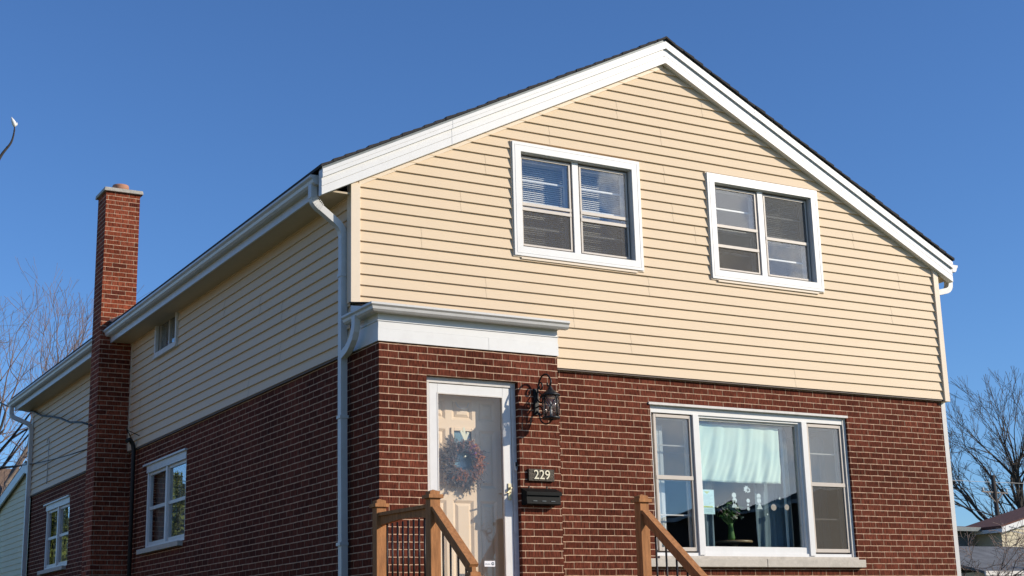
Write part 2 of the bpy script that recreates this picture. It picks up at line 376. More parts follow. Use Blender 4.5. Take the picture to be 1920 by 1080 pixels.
def grid_wall(mb, u0, u1, v0, v1, holes, d0, d1, mp, ends=True):
    us = sorted({u0, u1, *[h[0] for h in holes], *[h[1] for h in holes]}); vs = sorted({v0, v1, *[h[2] for h in holes], *[h[3] for h in holes]})
    for i in range(len(us)-1):
        for j in range(len(vs)-1):
            cu = (us[i]+us[i+1])/2; cv = (vs[j]+vs[j+1])/2
            if any(h[0] < cu < h[1] and h[2] < cv < h[3] for h in holes): continue
            q = [(us[i], vs[j]), (us[i+1], vs[j]), (us[i+1], vs[j+1]), (us[i], vs[j+1])]
            mb.face([mp(u, v, d0) for u, v in q]); mb.face([mp(u, v, d1) for u, v in reversed(q)])
    for h in holes:
        a, b_, c, d = h
        for (p, q) in (((a,c),(b_,c)), ((b_,c),(b_,d)), ((b_,d),(a,d)), ((a,d),(a,c))):
            mb.face([mp(*p, d1), mp(*q, d1), mp(*q, d0), mp(*p, d0)])
    if ends:
        for (p, q) in (((u0,v0),(u1,v0)), ((u1,v0),(u1,v1)), ((u1,v1),(u0,v1)), ((u0,v1),(u0,v0))):
            mb.face([mp(*p, d0), mp(*q, d0), mp(*q, d1), mp(*p, d1)])
FY = lambda u, v, d: (u, d, v)
FX = lambda u, v, d: (d, u, v)

BIG = (3.49, 6.30, .60, 2.262)                          # picture window opening in the brick
DOOR = (.512, 1.505, .06, 2.248)
W1 = (1.918, 3.345, 3.80, 4.85); W2 = (4.497, 5.945, 3.818, 4.868)
NW = (5.23, 6.99, 1.12, 2.25); FW = (11.40, 13.10, 1.16, 2.27); SW = (5.69, 6.57, 3.73, 4.20)
BT = 2.532
b = MB()
grid_wall(b, .02, 7.865, -1.6, BT, [BIG], .03, .15, FY)                       # front
grid_wall(b, .15, HY, -1.6, BT, [NW, FW], .02, .15, FX, ends=False)           # left side
grid_wall(b, .15, HY, -1.6, BT, [], 7.865, 7.75, FX, ends=False)
b.box(.02, 7.865, HY-.12, HY, -1.6, BT)
b.build("brick_wall", M['brick'], house)
b = MB()                                                                      # entry bay, three brick walls
grid_wall(b, .02, 1.965, -1.6, BT, [DOOR], -.56, -.44, FY, ends=False)
b.face([(.02,.03,-1.6), (.02,-.56,-1.6), (.02,-.56,BT), (.02,.03,BT)])
b.face([(1.965,-.56,-1.6), (1.965,.03,-1.6), (1.965,.03,BT), (1.965,-.56,BT)])
b.box(.021, 1.964, -.43, .028, 2.44, BT-.004)
b.build("entry_bay_wall", M['brick'], house)

# lap siding -----------------------------------------------------
LAP = .1111; Z0 = 2.54
def cut(x0, x1, holes):
    seg = [(x0, x1)]
    for a, c in holes:
        n = []
        for s0, s1 in seg:
            if c <= s0 or a >= s1: n.append((s0, s1)); continue
            if a > s0: n.append((s0, a))
            if c < s1: n.append((c, s1))
        seg = n
    return seg
def siding(mb, zlo, zhi, xr, holes, mp, seams):
    """xr(z)->(x0,x1); mp(u,z,out) ; laps lean out at the bottom; seams: panel (two laps) -> list of joint positions"""
    n = 0; z = zlo
    while z < zhi-1e-4:
        zt = min(z+LAP, zhi)
        zs = sorted({z, zt, *[q for h in holes for q in (h[2], h[3]) if z < q < zt]})
        jn = sorted(seams.get(n//2, []))
        for k in range(len(zs)-1):
            za, zb = zs[k], zs[k+1]; zm = (za+zb)/2
            hh = [(h[0], h[1]) for h in holes if h[2] < zm < h[3]]
            a0, a1 = xr(za); c0, c1 = xr(zb)
            if a1 <= a0: continue
            if c1 < c0: c0 = c1 = (c0+c1)/2
            oa = .024-.022*(za-z)/LAP; ob = .024-.022*(zb-z)/LAP
            for s0, s1 in cut(a0, a1, hh):
                br = [s0]+[j for j in jn if s0+.05 < j < s1-.05]+[s1]
                for i in range(len(br)-1):
                    e0, e1 = br[i], br[i+1]; e = .0016*(i % 2)
                    t0 = max(e0, c0) if i == 0 and s0 == a0 else e0
                    t1 = min(e1, c1) if i == len(br)-2 and s1 == a1 else e1
                    t0 = min(t0, c1); t1 = max(t1, c0)
                    if i < len(br)-2: e1 -= .0015; t1 -= .0015
                    if t1 < t0: t0 = t1 = (t0+t1)/2
                    mb.face([mp(e0, za, oa+e), mp(e1, za, oa+e), mp(t1, zb, ob+e), mp(t0, zb, ob+e)])
                    if za == z: mb.face([mp(e1, za, oa+e), mp(e0, za, oa+e), mp(e0, za, 0), mp(e1, za, 0)])
        n += 1; z += LAP
def gab(z):
    zz = z+.16
    if zz <= roofz(0): return (.01, HX-.01)
    k = (ZA-ZE)/(AX-XL); k2 = (ZA-ZE)/(XR-AX)
    return (max(.01, XL+(zz-ZE)/k), min(HX-.01, XR-(zz-ZE)/k2))
hol = [(W1[0]-.05, W1[1]+.05, W1[2]-.05, W1[3]+.05), (W2[0]-.05, W2[1]+.05, W2[2]-.05, W2[3]+.05)]
seams = {5:[.745, 4.45], 3:[1.476], 2:[2.53, 6.08], 4:[3.52, 5.0, 7.13], 12:[3.79, 4.92], 10:[3.806], 1:[3.25, 6.82], 0:[5.52, 7.22], 6:[7.3],
         7:[4.2, 1.2], 8:[3.9, 6.6], 9:[1.5], 11:[2.3, 5.7], 13:[3.2], 14:[4.4]}
b = MB()
siding(b, Z0, 6.30, gab, hol, lambda u, z, o: (u, -o, z), seams)
sf = b.build("siding", M['siding'], house)
b = MB()                                                                      # wall sheathing behind it
zs = sorted({Z0, 4.1, W1[2], W1[3], W2[2], W2[3], 5.2, 5.6, 6.0, 6.28})
for za, zb in zip(zs[:-1], zs[1:]):
    zm = (za+zb)/2; a0, a1 = gab(za-.02); c0, c1 = gab(zb-.02)
    for s0, s1 in cut(a0, a1, [(h[0], h[1]) for h in (W1, W2) if h[2] < zm < h[3]]):
        t0 = c0 if s0 == a0 else s0; t1 = c1 if s1 == a1 else s1
        b.face([(s0,.002,za), (s1,.002,za), (t1,.002,zb), (t0,.002,zb)]); b.face([(t0,.1,zb), (t1,.1,zb), (s1,.1,za), (s0,.1,za)])
for h in (W1, W2):
    x0, x1, z0, z1 = h
    for p, q in (((x0,z0),(x1,z0)), ((x1,z0),(x1,z1)), ((x1,z1),(x0,z1)), ((x0,z1),(x0,z0))):
        b.face([(p[0],.1,p[1]), (q[0],.1,q[1]), (q[0],.0,q[1]), (p[0],.0,p[1])])
b.build("wall_sheathing", M['interior'], house)
b = MB()
sl = {k:[random.uniform(1, 13.5) for _ in range(3)] for k in range(9)}
siding(b, Z0+.008, 4.12, lambda z: (.01, 7.84), [(SW[0]-.03, SW[1]+.03, SW[2]-.03, SW[3]+.03)], lambda u, z, o: (-o, u, z), sl)
siding(b, Z0+.008, 4.12, lambda z: (8.38, HY), [], lambda u, z, o: (-o, u, z), sl)
b.build("siding", M['siding'], house)
b = MB(); siding(b, Z0+.008, 4.12, lambda z: (.01, HY), [], lambda u, z, o: (HX+o-.0, u, z), {}); b.build("siding", M['siding'], house)
b = MB()
grid_wall(b, .0, HY, Z0, 4.14, [SW], .002, .1, FX, ends=False); b.box(HX-.1, HX-.002, .1, HY, Z0, 4.2)
b.face([(0,HY,Z0), (HX,HY,Z0), (HX,HY,roofz(HX)-.1), (AX,HY,ZA-.1), (0,HY,roofz(0)-.1)])
b.build("wall_sheathing", M['interior'], house)
def corner_post(x0, x1, y0, y1, z0, z1):
    b = MB(); b.box(x0, x1, y0, y1, z0, z1); b.build("corner_post", M['siding_post'], house, bevel=.003)
corner_post(-.034, .066, -.036, .066, 3.018, 4.232)
corner_post(HX-.055, HX+.028, -.042, .07, 2.515, 4.235)
corner_post(-.024, .03, HY-.07, HY+.02, Z0, 4.12)
b = MB(); b.box(-.026, -.002, 7.83, 7.875, 2.55, 4.12); b.box(-.024, .0, 8.365, 8.39, 2.55, 4.12); b.build("siding_edge_trim", M['siding_post'], house)
b = MB(); b.box(1.97, HX-.055, -.012, .03, 2.522, 2.54); b.box(-.01, .02, .02, HY, 2.528, 2.546)
b.build("starter_strip", M['tan_dark'], house)
# narrow cream band under the left rake
b = MB(); k = (ZA-ZE)/(AX-XL)
b.prism([(.06,-.022,roofz(.06)-.30), (AX,-.022,ZA-.30), (AX,-.022,ZA-.25), (.06,-.022,roofz(.06)-.25)], (0,.02,0))
b.build("rake_channel", M['siding_post'], house)

# rake boards --------------------------------------------------
def rake(side, name):
    b = MB()
    xe = XL if side < 0 else XR
    def P(x, d, y): return (x, y, roofz(x)-d)
    lay = ((0, .040, -.112), (.0405, .044, -.104), (.0445, .085, -.112), (.0855, .112, -.084), (.1125, .168, -.088), (.1685, .173, -.076), (.1735, .255, -.088))
    for t, bo, y in lay:
        js = [xe]+[xe+(AX-xe)*f for f in (.34, .71)]+[AX]
        for i in range(3):
            x0, x1 = js[i], js[i+1]; yy = y-.0022*(i % 2)
            q = [P(x0, t, yy), P(x1, t, yy), P(x1, bo, yy), P(x0, bo, yy)]
            if side > 0: q = [q[1], q[0], q[3], q[2]]
            b.prism(list(reversed(q)), (0, -.012-yy, 0))
    return b.build(name, M['white'], house)
rake(-1, "rake_board"); rake(1, "rake_board")
b = MB(); b.box(AX-.0035, AX+.0035, -.0895, -.08, ZA-.262, ZA-.12); b.build("rake_joint_cover", M['white'], house)
b = MB()      # drip edge above the rake, its shade put into the dark grey colour
for xe in (XL, XR):
    b.prism([(xe,-.098,ZE), (AX,-.098,ZA), (AX,-.098,ZA+.028), (xe,-.098,ZE+.028)][:: (1 if xe > AX else -1)], (0,.08,0))
b.build("drip_edge_shade_strip", M['metal_grey'], house)
# fascia, soffit
for x0, x1, y0, y1 in ((-.325,-.305,-.005,7.885), (-.325,-.305,8.365,HY+.08), (8.215,8.235,-.005,HY)):
    b = MB(); b.box(x0, x1, y0, y1, 4.10, 4.27); b.build("fascia", M['white2'], house)
for x0, x1, y0, y1 in ((-.303,.02,-.01,7.885), (-.303,.02,8.365,HY+.08), (HX-.02,8.213,-.01,HY)):
    b = MB(); b.box(x0, x1, y0, y1, 4.112, 4.13); b.build("soffit", M['soffit'], house)
# roof: courses of shingles with slightly uneven ends
b = MB()
for side in (-1, 1):
    xe = XL-.02 if side < 0 else XR+.02; n = 34
    ze = ZE+.028-(.02*.5)
    for i in range(n):
        a = i/n; c = (i+1.06)/n if i < n-1 else 1
        xa, xc = xe+(AX-xe)*a, xe+(AX-xe)*c; za, zc = ze+(ZA+.03-ze)*a, ze+(ZA+.03-ze)*c
        e = -.128+random.uniform(-.006, .006); t = .020+random.uniform(-.004, .005)
        p = [(xa,e,za), (xc,e,zc), (xc,HY+.12,zc), (xa,HY+.12,za)]
        q = [(xa,e,za+t+.012), (xc,e,zc+t), (xc,HY+.12,zc+t), (xa,HY+.12,za+t+.012)]
        b.hexa(p+q)
for i in range(56):                                     # ridge caps
    y = -.132+i*.26; h = .002*(i % 2)
    b.hexa([(AX-.12,y,ZA-.035), (AX,y,ZA+.035), (AX,y+.3,ZA+.035), (AX-.12,y+.3,ZA-.035), (AX-.12,y,ZA-.010), (AX,y,ZA+.058+h), (AX,y+.3,ZA+.06), (AX-.12,y+.3,ZA-.008)])
    b.hexa([(AX,y,ZA+.035), (AX+.12,y,ZA-.035), (AX+.12,y+.3,ZA-.035), (AX,y+.3,ZA+.035), (AX,y,ZA+.058+h), (AX+.12,y,ZA-.010), (AX+.12,y+.3,ZA-.008), (AX,y+.3,ZA+.06)])
b.build("roof", M['shingle'], house)

# gutters (K profile swept along the eave) -----------------------
def gutter(y0, y1, xin, sgn, z, name="gutter"):
    # profile in (out, up)
    pr = [(0,0), (.055,0), (.075,.020), (.083,.048), (.105,.070), (.105,.092), (.096,.092), (.094,.078), (.072,.054), (.062,.026), (.048,.010), (.008,.010), (.008,.088), (0,.088)]
    b = MB(); n = len(pr); base = len(b.v)
    for y in (y0, y1):
        for o, u in pr: b.v.append(Vector((xin+sgn*o, y, z+u)))
    for j in range(n):
        a = j; c = (j+1) % n; b.f.append((a, c, c+n, a+n)); b.sm.append(False)
    for y in (y0, y1-.003):                             # end caps
        full = [pr[0], pr[1], pr[2], pr[3], pr[4], pr[5], (0, .092)]
        b.prism([(xin+sgn*o, y, z+u) for o, u in full], (0, .003, 0))
    return b.build(name, M['white2'], house)
gutter(.035, 7.885, -.327, -1, 4.185)
gutter(8.365, 14.72, -.327, -1, 4.185)
gutter(-.03, HY, 8.237, 1, 4.20)
RP = lambda a, c: [(-a/2,-c/2), (a/2,-c/2), (a/2,-c/4), (a/2*.92,0), (a/2,c/4), (a/2,c/2), (-a/2,c/2)]
def dspout(pts, xdir, a=.078, c=.066, name="downspout"):
    b = MB(); b.sweep(pts, RP(a, c), xdir); return b.build(name, M['white2'], house)
def elbow(p0, d0, p1, n=6):
    """smooth quarter-ish blend between p0 (leaving along d0) and p1 (arriving vertically)"""
    p0 = Vector(p0); p1 = Vector(p1); out = []
    for i in range(n+1):
        t = i/n; c = p0+Vector(d0)
        out.append((1-t)**2*p0+2*t*(1-t)*c+t*t*p1)
    return out
# near left corner
YD = .125
P = [(-.372,YD,4.20), (-.372,YD,4.10)]+elbow((-.372,YD,4.09), (0,0,-.085), (-.275,YD,3.955), 5)[1:]
P += elbow((-.15,YD,3.865), (.10,0,-.065), (-.05,YD,3.70), 5)+[(-.05,YD,2.86), (-.05,YD,2.3), (-.048,YD,1.6), (-.042,YD,.8), (-.035,YD,0), (-.03,YD,-.95)]
dspout(P, (0,1,0))
b = MB()
for i in range(7):                                      # crimped elbow ribs
    t = i/6; p = Vector((-.372,YD,4.075)).lerp(Vector((-.295,YD,3.975)), t)
    d = Vector((.25+.75*t, 0, -1+.45*t)).normalized()
    b.sweep([p, p+d*.007], RP(.086, .074), (0,1,0))
b.build("elbow_ribs", M['white2'], house)
b = MB()
for z in (3.3, 1.9, .7): b = MB(); b.box(-.092, -.005, YD-.046, YD+.046, z, z+.03); b.build("downspout_strap", M['white2'], house)
# rear left corner
YR = 14.33
P = [(-.372,YR+.25,4.2)]+elbow((-.372,YR+.25,4.08), (0,0,-.08), (-.30,YR+.16,3.96), 4)+elbow((-.12,YR+.03,3.86), (.06,-.03,-.03), (-.055,YR,3.70), 4)+[(-.055,YR,1.5), (-.055,YR,-.9)]
dspout(P, (0,1,0), .08, .07)
# right corner
P = [(8.285,.10,4.22)]+elbow((8.285,.10,4.07), (0,0,-.09), (8.17,.10,3.96), 5)+elbow((8.05,.10,3.93), (-.06,0,-.02), (7.945,.10,3.80), 4)+[(7.935,.10,2.0), (7.925,.10,-.9)]
dspout(P, (0,1,0), .08, .07)

# entry bay frieze, little roof and gutter ------------------------
b = MB()
b.box(.004, 1.18, -.577, -.001, 2.536, 2.655); b.box(1.181, 1.972, -.5785, -.001, 2.536, 2.655)
b.box(.008, 1.970, -.574, -.001, 2.6565, 2.725)
b.box(-.002, 1.976, -.583, -.001, 2.725, 2.733)
b.box(.010, 1.968, -.571, -.001, 2.733, 2.80)
b.build("entry_frieze", M['white'], house)
b = MB()
b.hexa([(-.03,-.62,2.80), (1.985,-.62,2.80), (1.985,-.02,2.80), (-.03,-.02,2.80), (-.03,-.62,2.845), (1.985,-.62,2.845), (1.985,-.02,2.985), (-.03,-.02,2.985)])
b.build("entry_roof", M['white'], house)
b = MB(); b.hexa([(-.05,-.66,2.872), (1.98,-.66,2.872), (1.98,-.026,3.01), (-.05,-.026,3.01), (-.05,-.66,2.88), (1.98,-.66,2.88), (1.98,-.026,3.018), (-.05,-.026,3.018)])
b.build("entry_shingles", M['shingle'], house)
# gutter that turns the corner: profile swept with a mitre
pr = [(0,0), (.050,0), (.068,.018), (.074,.042), (.092,.058), (.092,.078), (.082,.078), (.05,.03), (.0,.03)]
b = MB(); n = len(pr)
path = [lambda o: (-.032-o, .0), lambda o: (-.032-o, -.622-o), lambda o: (2.035, -.622-o)]
for f in path:
    for o, u in pr:
        x, y = f(o); b.v.append(Vector((x, y, 2.792+u)))
for k in range(2):
    for j in range(n):
        a = k*n+j; c = k*n+(j+1) % n; b.f.append((a, c, c+n, a+n)); b.sm.append(False)
b.f.append(tuple(range(n))); b.sm.append(False); b.f.append(tuple(2*n+j for j in reversed(range(n)))); b.sm.append(False)
b.build("gutter", M['white2'], house)
P = [(-.085,-.28,2.80)]+elbow((-.085,-.28,2.72), (0,0,-.10), (-.07,-.02,2.52), 7)+[(-.06,.08,2.46)]
dspout([(-.085,-.27,2.82), (-.085,-.27,2.74), (-.086,-.255,2.68), (-.086,-.215,2.62), (-.084,-.15,2.57), (-.08,-.08,2.535), (-.078,.04,2.50)], (1,0,0), .06, .075)

# interior shells --------------------------------------------------
def room(x0, x1, y0, y1, z0, z1, nm="interior_wall"):
    b = MB()
    b.face([(x0,y1,z0), (x1,y1,z0), (x1,y1,z1), (x0,y1,z1)]); b.face([(x0,y0,z0), (x0,y1,z0), (x0,y1,z1), (x0,y0,z1)])
    b.face([(x1,y1,z0), (x1,y0,z0), (x1,y0,z1), (x1,y1,z1)])
    b.build(nm, M['interior'], house)
    b = MB(); b.box(x0, x1, y0, y1, z1, z1+.04); b.build("ceiling", M['ceiling'], house)
    b = MB(); b.box(x0, x1, y0, y1, z0-.04, z0); b.build("floor", M['floor'], house)
room(1.2, 7.7, .16, 4.6, -.02, 2.42); room(1.6, 6.25, .11, 3.8, 2.6, 5.02)
room(.15, 1.15, 5.0, 7.4, .2, 2.42); room(.15, 3.2, 11.0, 13.6, .2, 2.42); room(.11, .78, 5.3, 7.0, 2.6, 4.16)

# upstairs windows --------------------------------------------------
def frame_ring(b, x0, x1, z0, z1, w, y0, y1, wt=None, wb=None):
    wt = wt or w; wb = wb or w
    b.box(x0, x0+w, y0, y1, z0, z1); b.box(x1-w, x1, y0, y1, z0, z1)
    b.box(x0+w, x1-w, y0, y1, z1-wt, z1); b.box(x0+w, x1-w, y0, y1, z0, z0+wb)
def mitre_ring(b, x0, x1, z0, z1, w, y0, y1):
    o = [(x0,z0), (x1,z0), (x1,z1), (x0,z1)]; i = [(x0+w,z0+w), (x1-w,z0+w), (x1-w,z1-w), (x0+w,z1-w)]
    for k in range(4):
        j = (k+1) % 4; q = [o[k], o[j], i[j], i[k]]
        b.prism([(x, y1, z) for x, z in q], (0, y0-y1, 0))
def blinds(x0, x1, z0, z1, y, lab, drop=1.0, tilt=.019):
    t = thing("window_blind", ((x0+x1)/2, y, z0), lab, "blind", "blinds behind the upstairs windows")
    b = MB(); b.box(x0, x1, y-.012, y+.012, z1-.035, z1); b.build("headrail", M['blind'], t)
    b = MB(); z = z1-.05
    while z > z1-(z1-z0)*drop:
        b.hexa([(x0,y-.011,z-tilt), (x1,y-.011,z-tilt), (x1,y+.011,z), (x0,y+.011,z), (x0,y-.011,z-tilt+.002), (x1,y-.011,z-tilt+.002), (x1,y+.011,z+.002), (x0,y+.011,z+.002)])
        z -= .0225
    b.build("slats", M['blind'], t)
def up_window(op, trim, cfg, mull):
    x0, x1, z0, z1 = op; tx0, tx1, tz0, tz1 = trim
    wn = empty_part("window", ((x0+x1)/2, 0, z0), house)
    b = MB(); mitre_ring(b, tx0, tx1, tz0, tz1, .102, -.042, -.018)
    b.box(tx0-.012, tx1+.012, -.030, -.004, tz0-.014, tz1+.008); 
    # cut-through: the ring behind the casing must stay open, so rebuild it as four strips
    b2 = MB(); mitre_ring(b2, tx0, tx1, tz0, tz1, .102, -.044, -.019); mitre_ring(b2, tx0+.03, tx1-.03, tz0+.03, tz1-.03, .004, -.0465, -.044)
    b2.build("casing", M['white'], wn, bevel=.002)
    b3 = MB(); mitre_ring(b3, tx0-.014, tx1+.014, tz0-.014, tz1+.006, .03, -.030, -.0045); b3.build("casing_channel", M['siding_post'], wn)
    b = MB(); b.box(x0-.02, x1+.02, -.038, .0, tz0-.032, tz0-.0145); b.build("sill_ledge", M['siding_post'], wn)
    # reveal lining
    b = MB(); mitre_ring(b, x0-.004, x1+.004, z0-.004, z1+.004, .012, -.018, .10); b.build("reveal", M['white2'], wn)
    b = MB(); b.box(mull-.040, mull+.040, .012, .085, z0+.008, z1-.008); b.build("mullion", M['white'], wn, bevel=.003)
    for k, (a, c, up, lo, s1, s2) in enumerate(((x0+.010, mull-.042, *cfg[0]), (mull+.042, x1-.010, *cfg[1]))):
        b = MB(); frame_ring(b, a, c, z0+.010, z1-.010, .020, .035, .088); b.build("jamb_track", M['tan_dark'], wn)
        A, C = a+.016, c-.016; B0, B1 = z0+.030, z1-.028
        b = MB(); frame_ring(b, A, C, B0, B1, .022, .024, .050, .024, .020)
        b.box(A, C, .020, .052, s1-.018, s1+.018)
        if s2: b.box(A, C, .018, .050, s2-.018, s2+.018)
        b.build("storm_sash", M['tan_frame'], wn, bevel=.002)
        g0, g1 = A+.022, C-.022
        sp = [(s1+.018, B1-.024, up)]
        if s2: sp += [(s2+.018, s1-.018, cfg[2][k]), (B0+.020, s2-.018, lo)]
        else: sp += [(B0+.020, s1-.018, lo)]
        for za, zb, mt in sp:
            b = MB(); b.box(g0, g1, .036, .040, za, zb); b.build("pane", M['glass'], wn)
            if mt: b = MB(); b.box(g0, g1, .0305, .0312, za, zb); b.build("insect_screen", M[mt], wn)
        # inner double hung sash with a horizontal bar in each half
        b = MB(); frame_ring(b, a+.012, c-.012, z0+.02, z1-.02, .034, .105, .135)
        zm = (z0+z1)/2; b.box(a+.02, c-.02, .104, .137, zm-.02, zm+.02)
        b.box(a+.04, c-.04, .108, .128, (zm+z1)/2-.009, (zm+z1)/2+.009); b.box(a+.04, c-.04, .108, .128, (zm+z0)/2-.009, (zm+z0)/2+.009)
        b.build("inner_sash", M['white'], wn)
    return wn
up_window(W1, (1.816, 3.447, 3.698, 4.952), (('', 'screen', 4.29, 4.235), ('', 'screen', 4.285, 4.205), ('', '')), 2.632)
up_window(W2, (4.395, 6.047, 3.716, 4.970), (('', 'screen', 4.37, 4.13), ('screen_lt', '', 4.30, 0), ('screen_lt', '')), 5.205)
blinds(1.95, 2.59, 3.83, 4.83, .215, "white slatted blind behind the left sash of the wider apart left upstairs window", 1.0)
blinds(2.68, 3.33, 3.83, 4.83, .215, "white slatted blind behind the right sash of the left upstairs window", 1.0)
blinds(5.25, 5.93, 3.84, 4.85, .215, "white slatted blind half lowered behind the right sash of the right upstairs window", .55)

# ground floor picture window ---------------------------------------
wn = empty_part("picture_window", (4.9, .03, .6), house)
x0, x1, z0, z1 = BIG; ch = []
b = MB()
b.box(x0-.025, x1+.005, .012, .055, z1-.030, z1-.004)     # drip cap, thin and bright
b.box(x0-.022, x0+.030, .060, .150, z0+.09, z1-.03); b.box(x1-.045, x1, .060, .150, z0+.03, z1-.03)
b.build("brick_mould", M['weathered'], wn)
b = MB(); b.box(x0+.030, x1-.045, .066, .15, z1-.105, z1-.03); b.build("head_rail", M['white'], wn)
b = MB(); b.box(x0+.030, x1-.045, .070, .15, z0+.02, z0+.062); b.build("bottom_rail", M['white'], wn)
for a, c in ((4.075, 4.150), (5.625, 5.700)): b = MB(); b.box(a, c, .055, .150, z0+.04, z1-.104); b.build("mullion", M['white'], wn, bevel=.002)
for a, c, sp in ((x0+.072, 4.068, 1.46), (5.712, x1-.055, 1.45)):
    b = MB(); frame_ring(b, a-.012, c+.008, z0+.062, z1-.108, .02, .105, .145); b.build("jamb_track", M['tan_dark'], wn)
    b = MB(); frame_ring(b, a, c, z0+.080, z1-.118, .030, .080, .115, .034, .040); b.box(a+.002, c-.002, .075, .112, sp-.022, sp+.022)
    b.build("storm_sash", M['tan_frame'], wn, bevel=.002)
    for za, zb, k in ((z0+.120, sp-.022, 0), (sp+.022, z1-.152, 1)):
        b = MB(); b.box(a+.030, c-.030, .094, .098, za, zb); b.build("pane", M['glass_dusty'] if k else M['glass'], wn)
        if not k and a > 5: b = MB(); b.box(a+.030, c-.030, .0905, .0912, za, zb); b.build("insect_screen", M['screen'], wn)
    b = MB(); frame_ring(b, a+.0, c-.0, z0+.08, z1-.12, .04, .150, .18)
    b.box(a+.04, c-.04, .152, .17, sp-.025, sp+.025); b.box(a+.04, c-.04, .154, .17, (sp+z1)/2-.05, (sp+z1)/2-.036); b.box(a+.04, c-.04, .154, .17, (sp+z0)/2+.03, (sp+z0)/2+.044)
    b.build("inner_sash", M['weathered'], wn)
# centre fixed light: stepped frame
b = MB(); frame_ring(b, 4.150, 5.625, z0+.062, z1-.106, .028, .085, .15, .022, .07); b.build("fixed_frame", M['white'], wn)
b = MB(); frame_ring(b, 4.178, 5.597, z0+.132, z1-.129, .022, .115, .155, .022, .004); b.build("fixed_frame_step", M['weathered'], wn)
b = MB(); b.box(4.200, 5.575, .135, .141, z0+.130, z1-.150); b.build("pane", M['glass_pic'], wn)
b = MB(); b.box(3.335, 4.905, -.045, .06, .507, .594); b.box(4.911, 6.352, -.045, .06, .507, .594)
b.box(3.50, 6.29, -.001, .15, .594, .625); b.build("stone_sill", M['stone'], wn, bevel=.006)

# left side windows ------------------------------------------------
def side_window(h, split=True):
    y0, y1, z0, z1 = h
    wn = empty_part("window", (.02, (y0+y1)/2, z0), house)
    b = MB(); b.box(-.015, .08, y0-.03, y1+.10, z1-.012, z1+.012); b.box(.015, .09, y0+.002, y1-.002, z1-.11, z1-.012); b.build("head_trim", M['white2'], wn)
    b = MB(); b.box(-.05, .10, y0+.06, y1+.14, z0-.065, z0-.002); b.build("sill", M['stone'], wn, bevel=.004)
    b = MB(); b.box(.03, .10, y0, y0+.045, z0, z1-.11); b.box(.03, .10, y1-.06, y1, z0, z1-.11); b.box(.03, .10, y0+.045, y1-.06, z0, z0+.04)
    ym = (y0+y1)/2-.02; b.box(.025, .10, ym-.035, ym+.035, z0+.04, z1-.11); b.build("window_frame", M['white'], wn, bevel=.002)
    zm = (z0+z1)/2-.03
    for a, c in ((y0+.045, ym-.035), (ym+.035, y1-.06)):
        b = MB()
        for u0, u1, v0, v1 in ((a,a+.03,z0+.04,z1-.11), (c-.03,c,z0+.04,z1-.11), (a+.03,c-.03,z0+.04,z0+.085), (a+.03,c-.03,z1-.15,z1-.11), (a+.03,c-.03,zm-.022,zm+.022)):
            b.box(.05, .085, u0, u1, v0, v1)
        b.build("sash", M['white2'], wn)
        for v0, v1 in ((z0+.085, zm-.022), (zm+.022, z1-.15)):
            b = MB(); b.box(.064, .068, a+.03, c-.03, v0, v1); b.build("pane", M['glass'], wn)
    return wn
side_window(NW); side_window(FW)
y0, y1, z0, z1 = SW
wn = empty_part("window", (0, 6.1, z0), house)
b = MB()
for u0, u1, v0, v1 in ((y0-.055,y0,z0-.055,z1+.055), (y1,y1+.055,z0-.055,z1+.055), (y0,y1,z1,z1+.055), (y0,y1,z0-.055,z0)): b.box(-.045, -.003, u0, u1, v0, v1)
b.box(-.06, -.003, y0-.07, y1+.07, z0-.08, z0-.056); b.build("casing", M['weathered'], wn)
b = MB()
for u0, u1, v0, v1 in ((y0,y0+.03,z0,z1), (y1-.03,y1,z0,z1), (y0+.03,y1-.03,z0,z0+.03), (y0+.03,y1-.03,z1-.03,z1), ((y0+y1)/2-.02,(y0+y1)/2+.02,z0+.03,z1-.03)): b.box(.01, .05, u0, u1, v0, v1)
b.build("sash", M['tan_frame'], wn)
b = MB(); b.box(.028, .032, y0+.03, y1-.03, z0+.03, z1-.03); b.build("pane", M['glass_dusty'], wn)

# chimney ------------------------------------------------------------
chm = empty_part("chimney", (-.22, 8.12, -1.15), house)
b = MB(); b.box(-.472, .026, 7.89, 8.36, -1.6, 6.372); b.build("chimney_stack", M['brick_chim'], chm)
b = MB(); b.hexa([(-.512,7.85,6.372), (.066,7.85,6.372), (.066,8.40,6.372), (-.512,8.40,6.372), (-.505,7.857,6.43), (.058,7.857,6.43), (.058,8.392,6.43), (-.505,8.392,6.43)]); b.build("chimney_cap", M['concrete'], chm, bevel=.008)
b = MB(); b.lathe((-.215,8.10,6.42), [(.118,0), (.122,.10), (.115,.125), (.095,.125), (.095,.05)], 24); b.build("flue", M['terra'], chm)
b = MB(); b.prism([(-.33,7.880,roofz(-.33)+.02), (.20,7.880,roofz(.2)+.02), (.20,7.880,roofz(.2)+.16), (-.36,7.880,roofz(-.36)+.13)], (0,.008,0))
b.hexa([(-.36,7.60,roofz(-.36)+.035), (.05,7.60,roofz(.05)+.035), (.10,7.88,roofz(.1)+.12), (-.36,7.88,roofz(-.36)+.12), (-.36,7.60,roofz(-.36)+.045), (.05,7.60,roofz(.05)+.045), (.10,7.88,roofz(.1)+.13), (-.36,7.88,roofz(-.36)+.13)])
b.build("flashing", M['metal_grey'], chm)

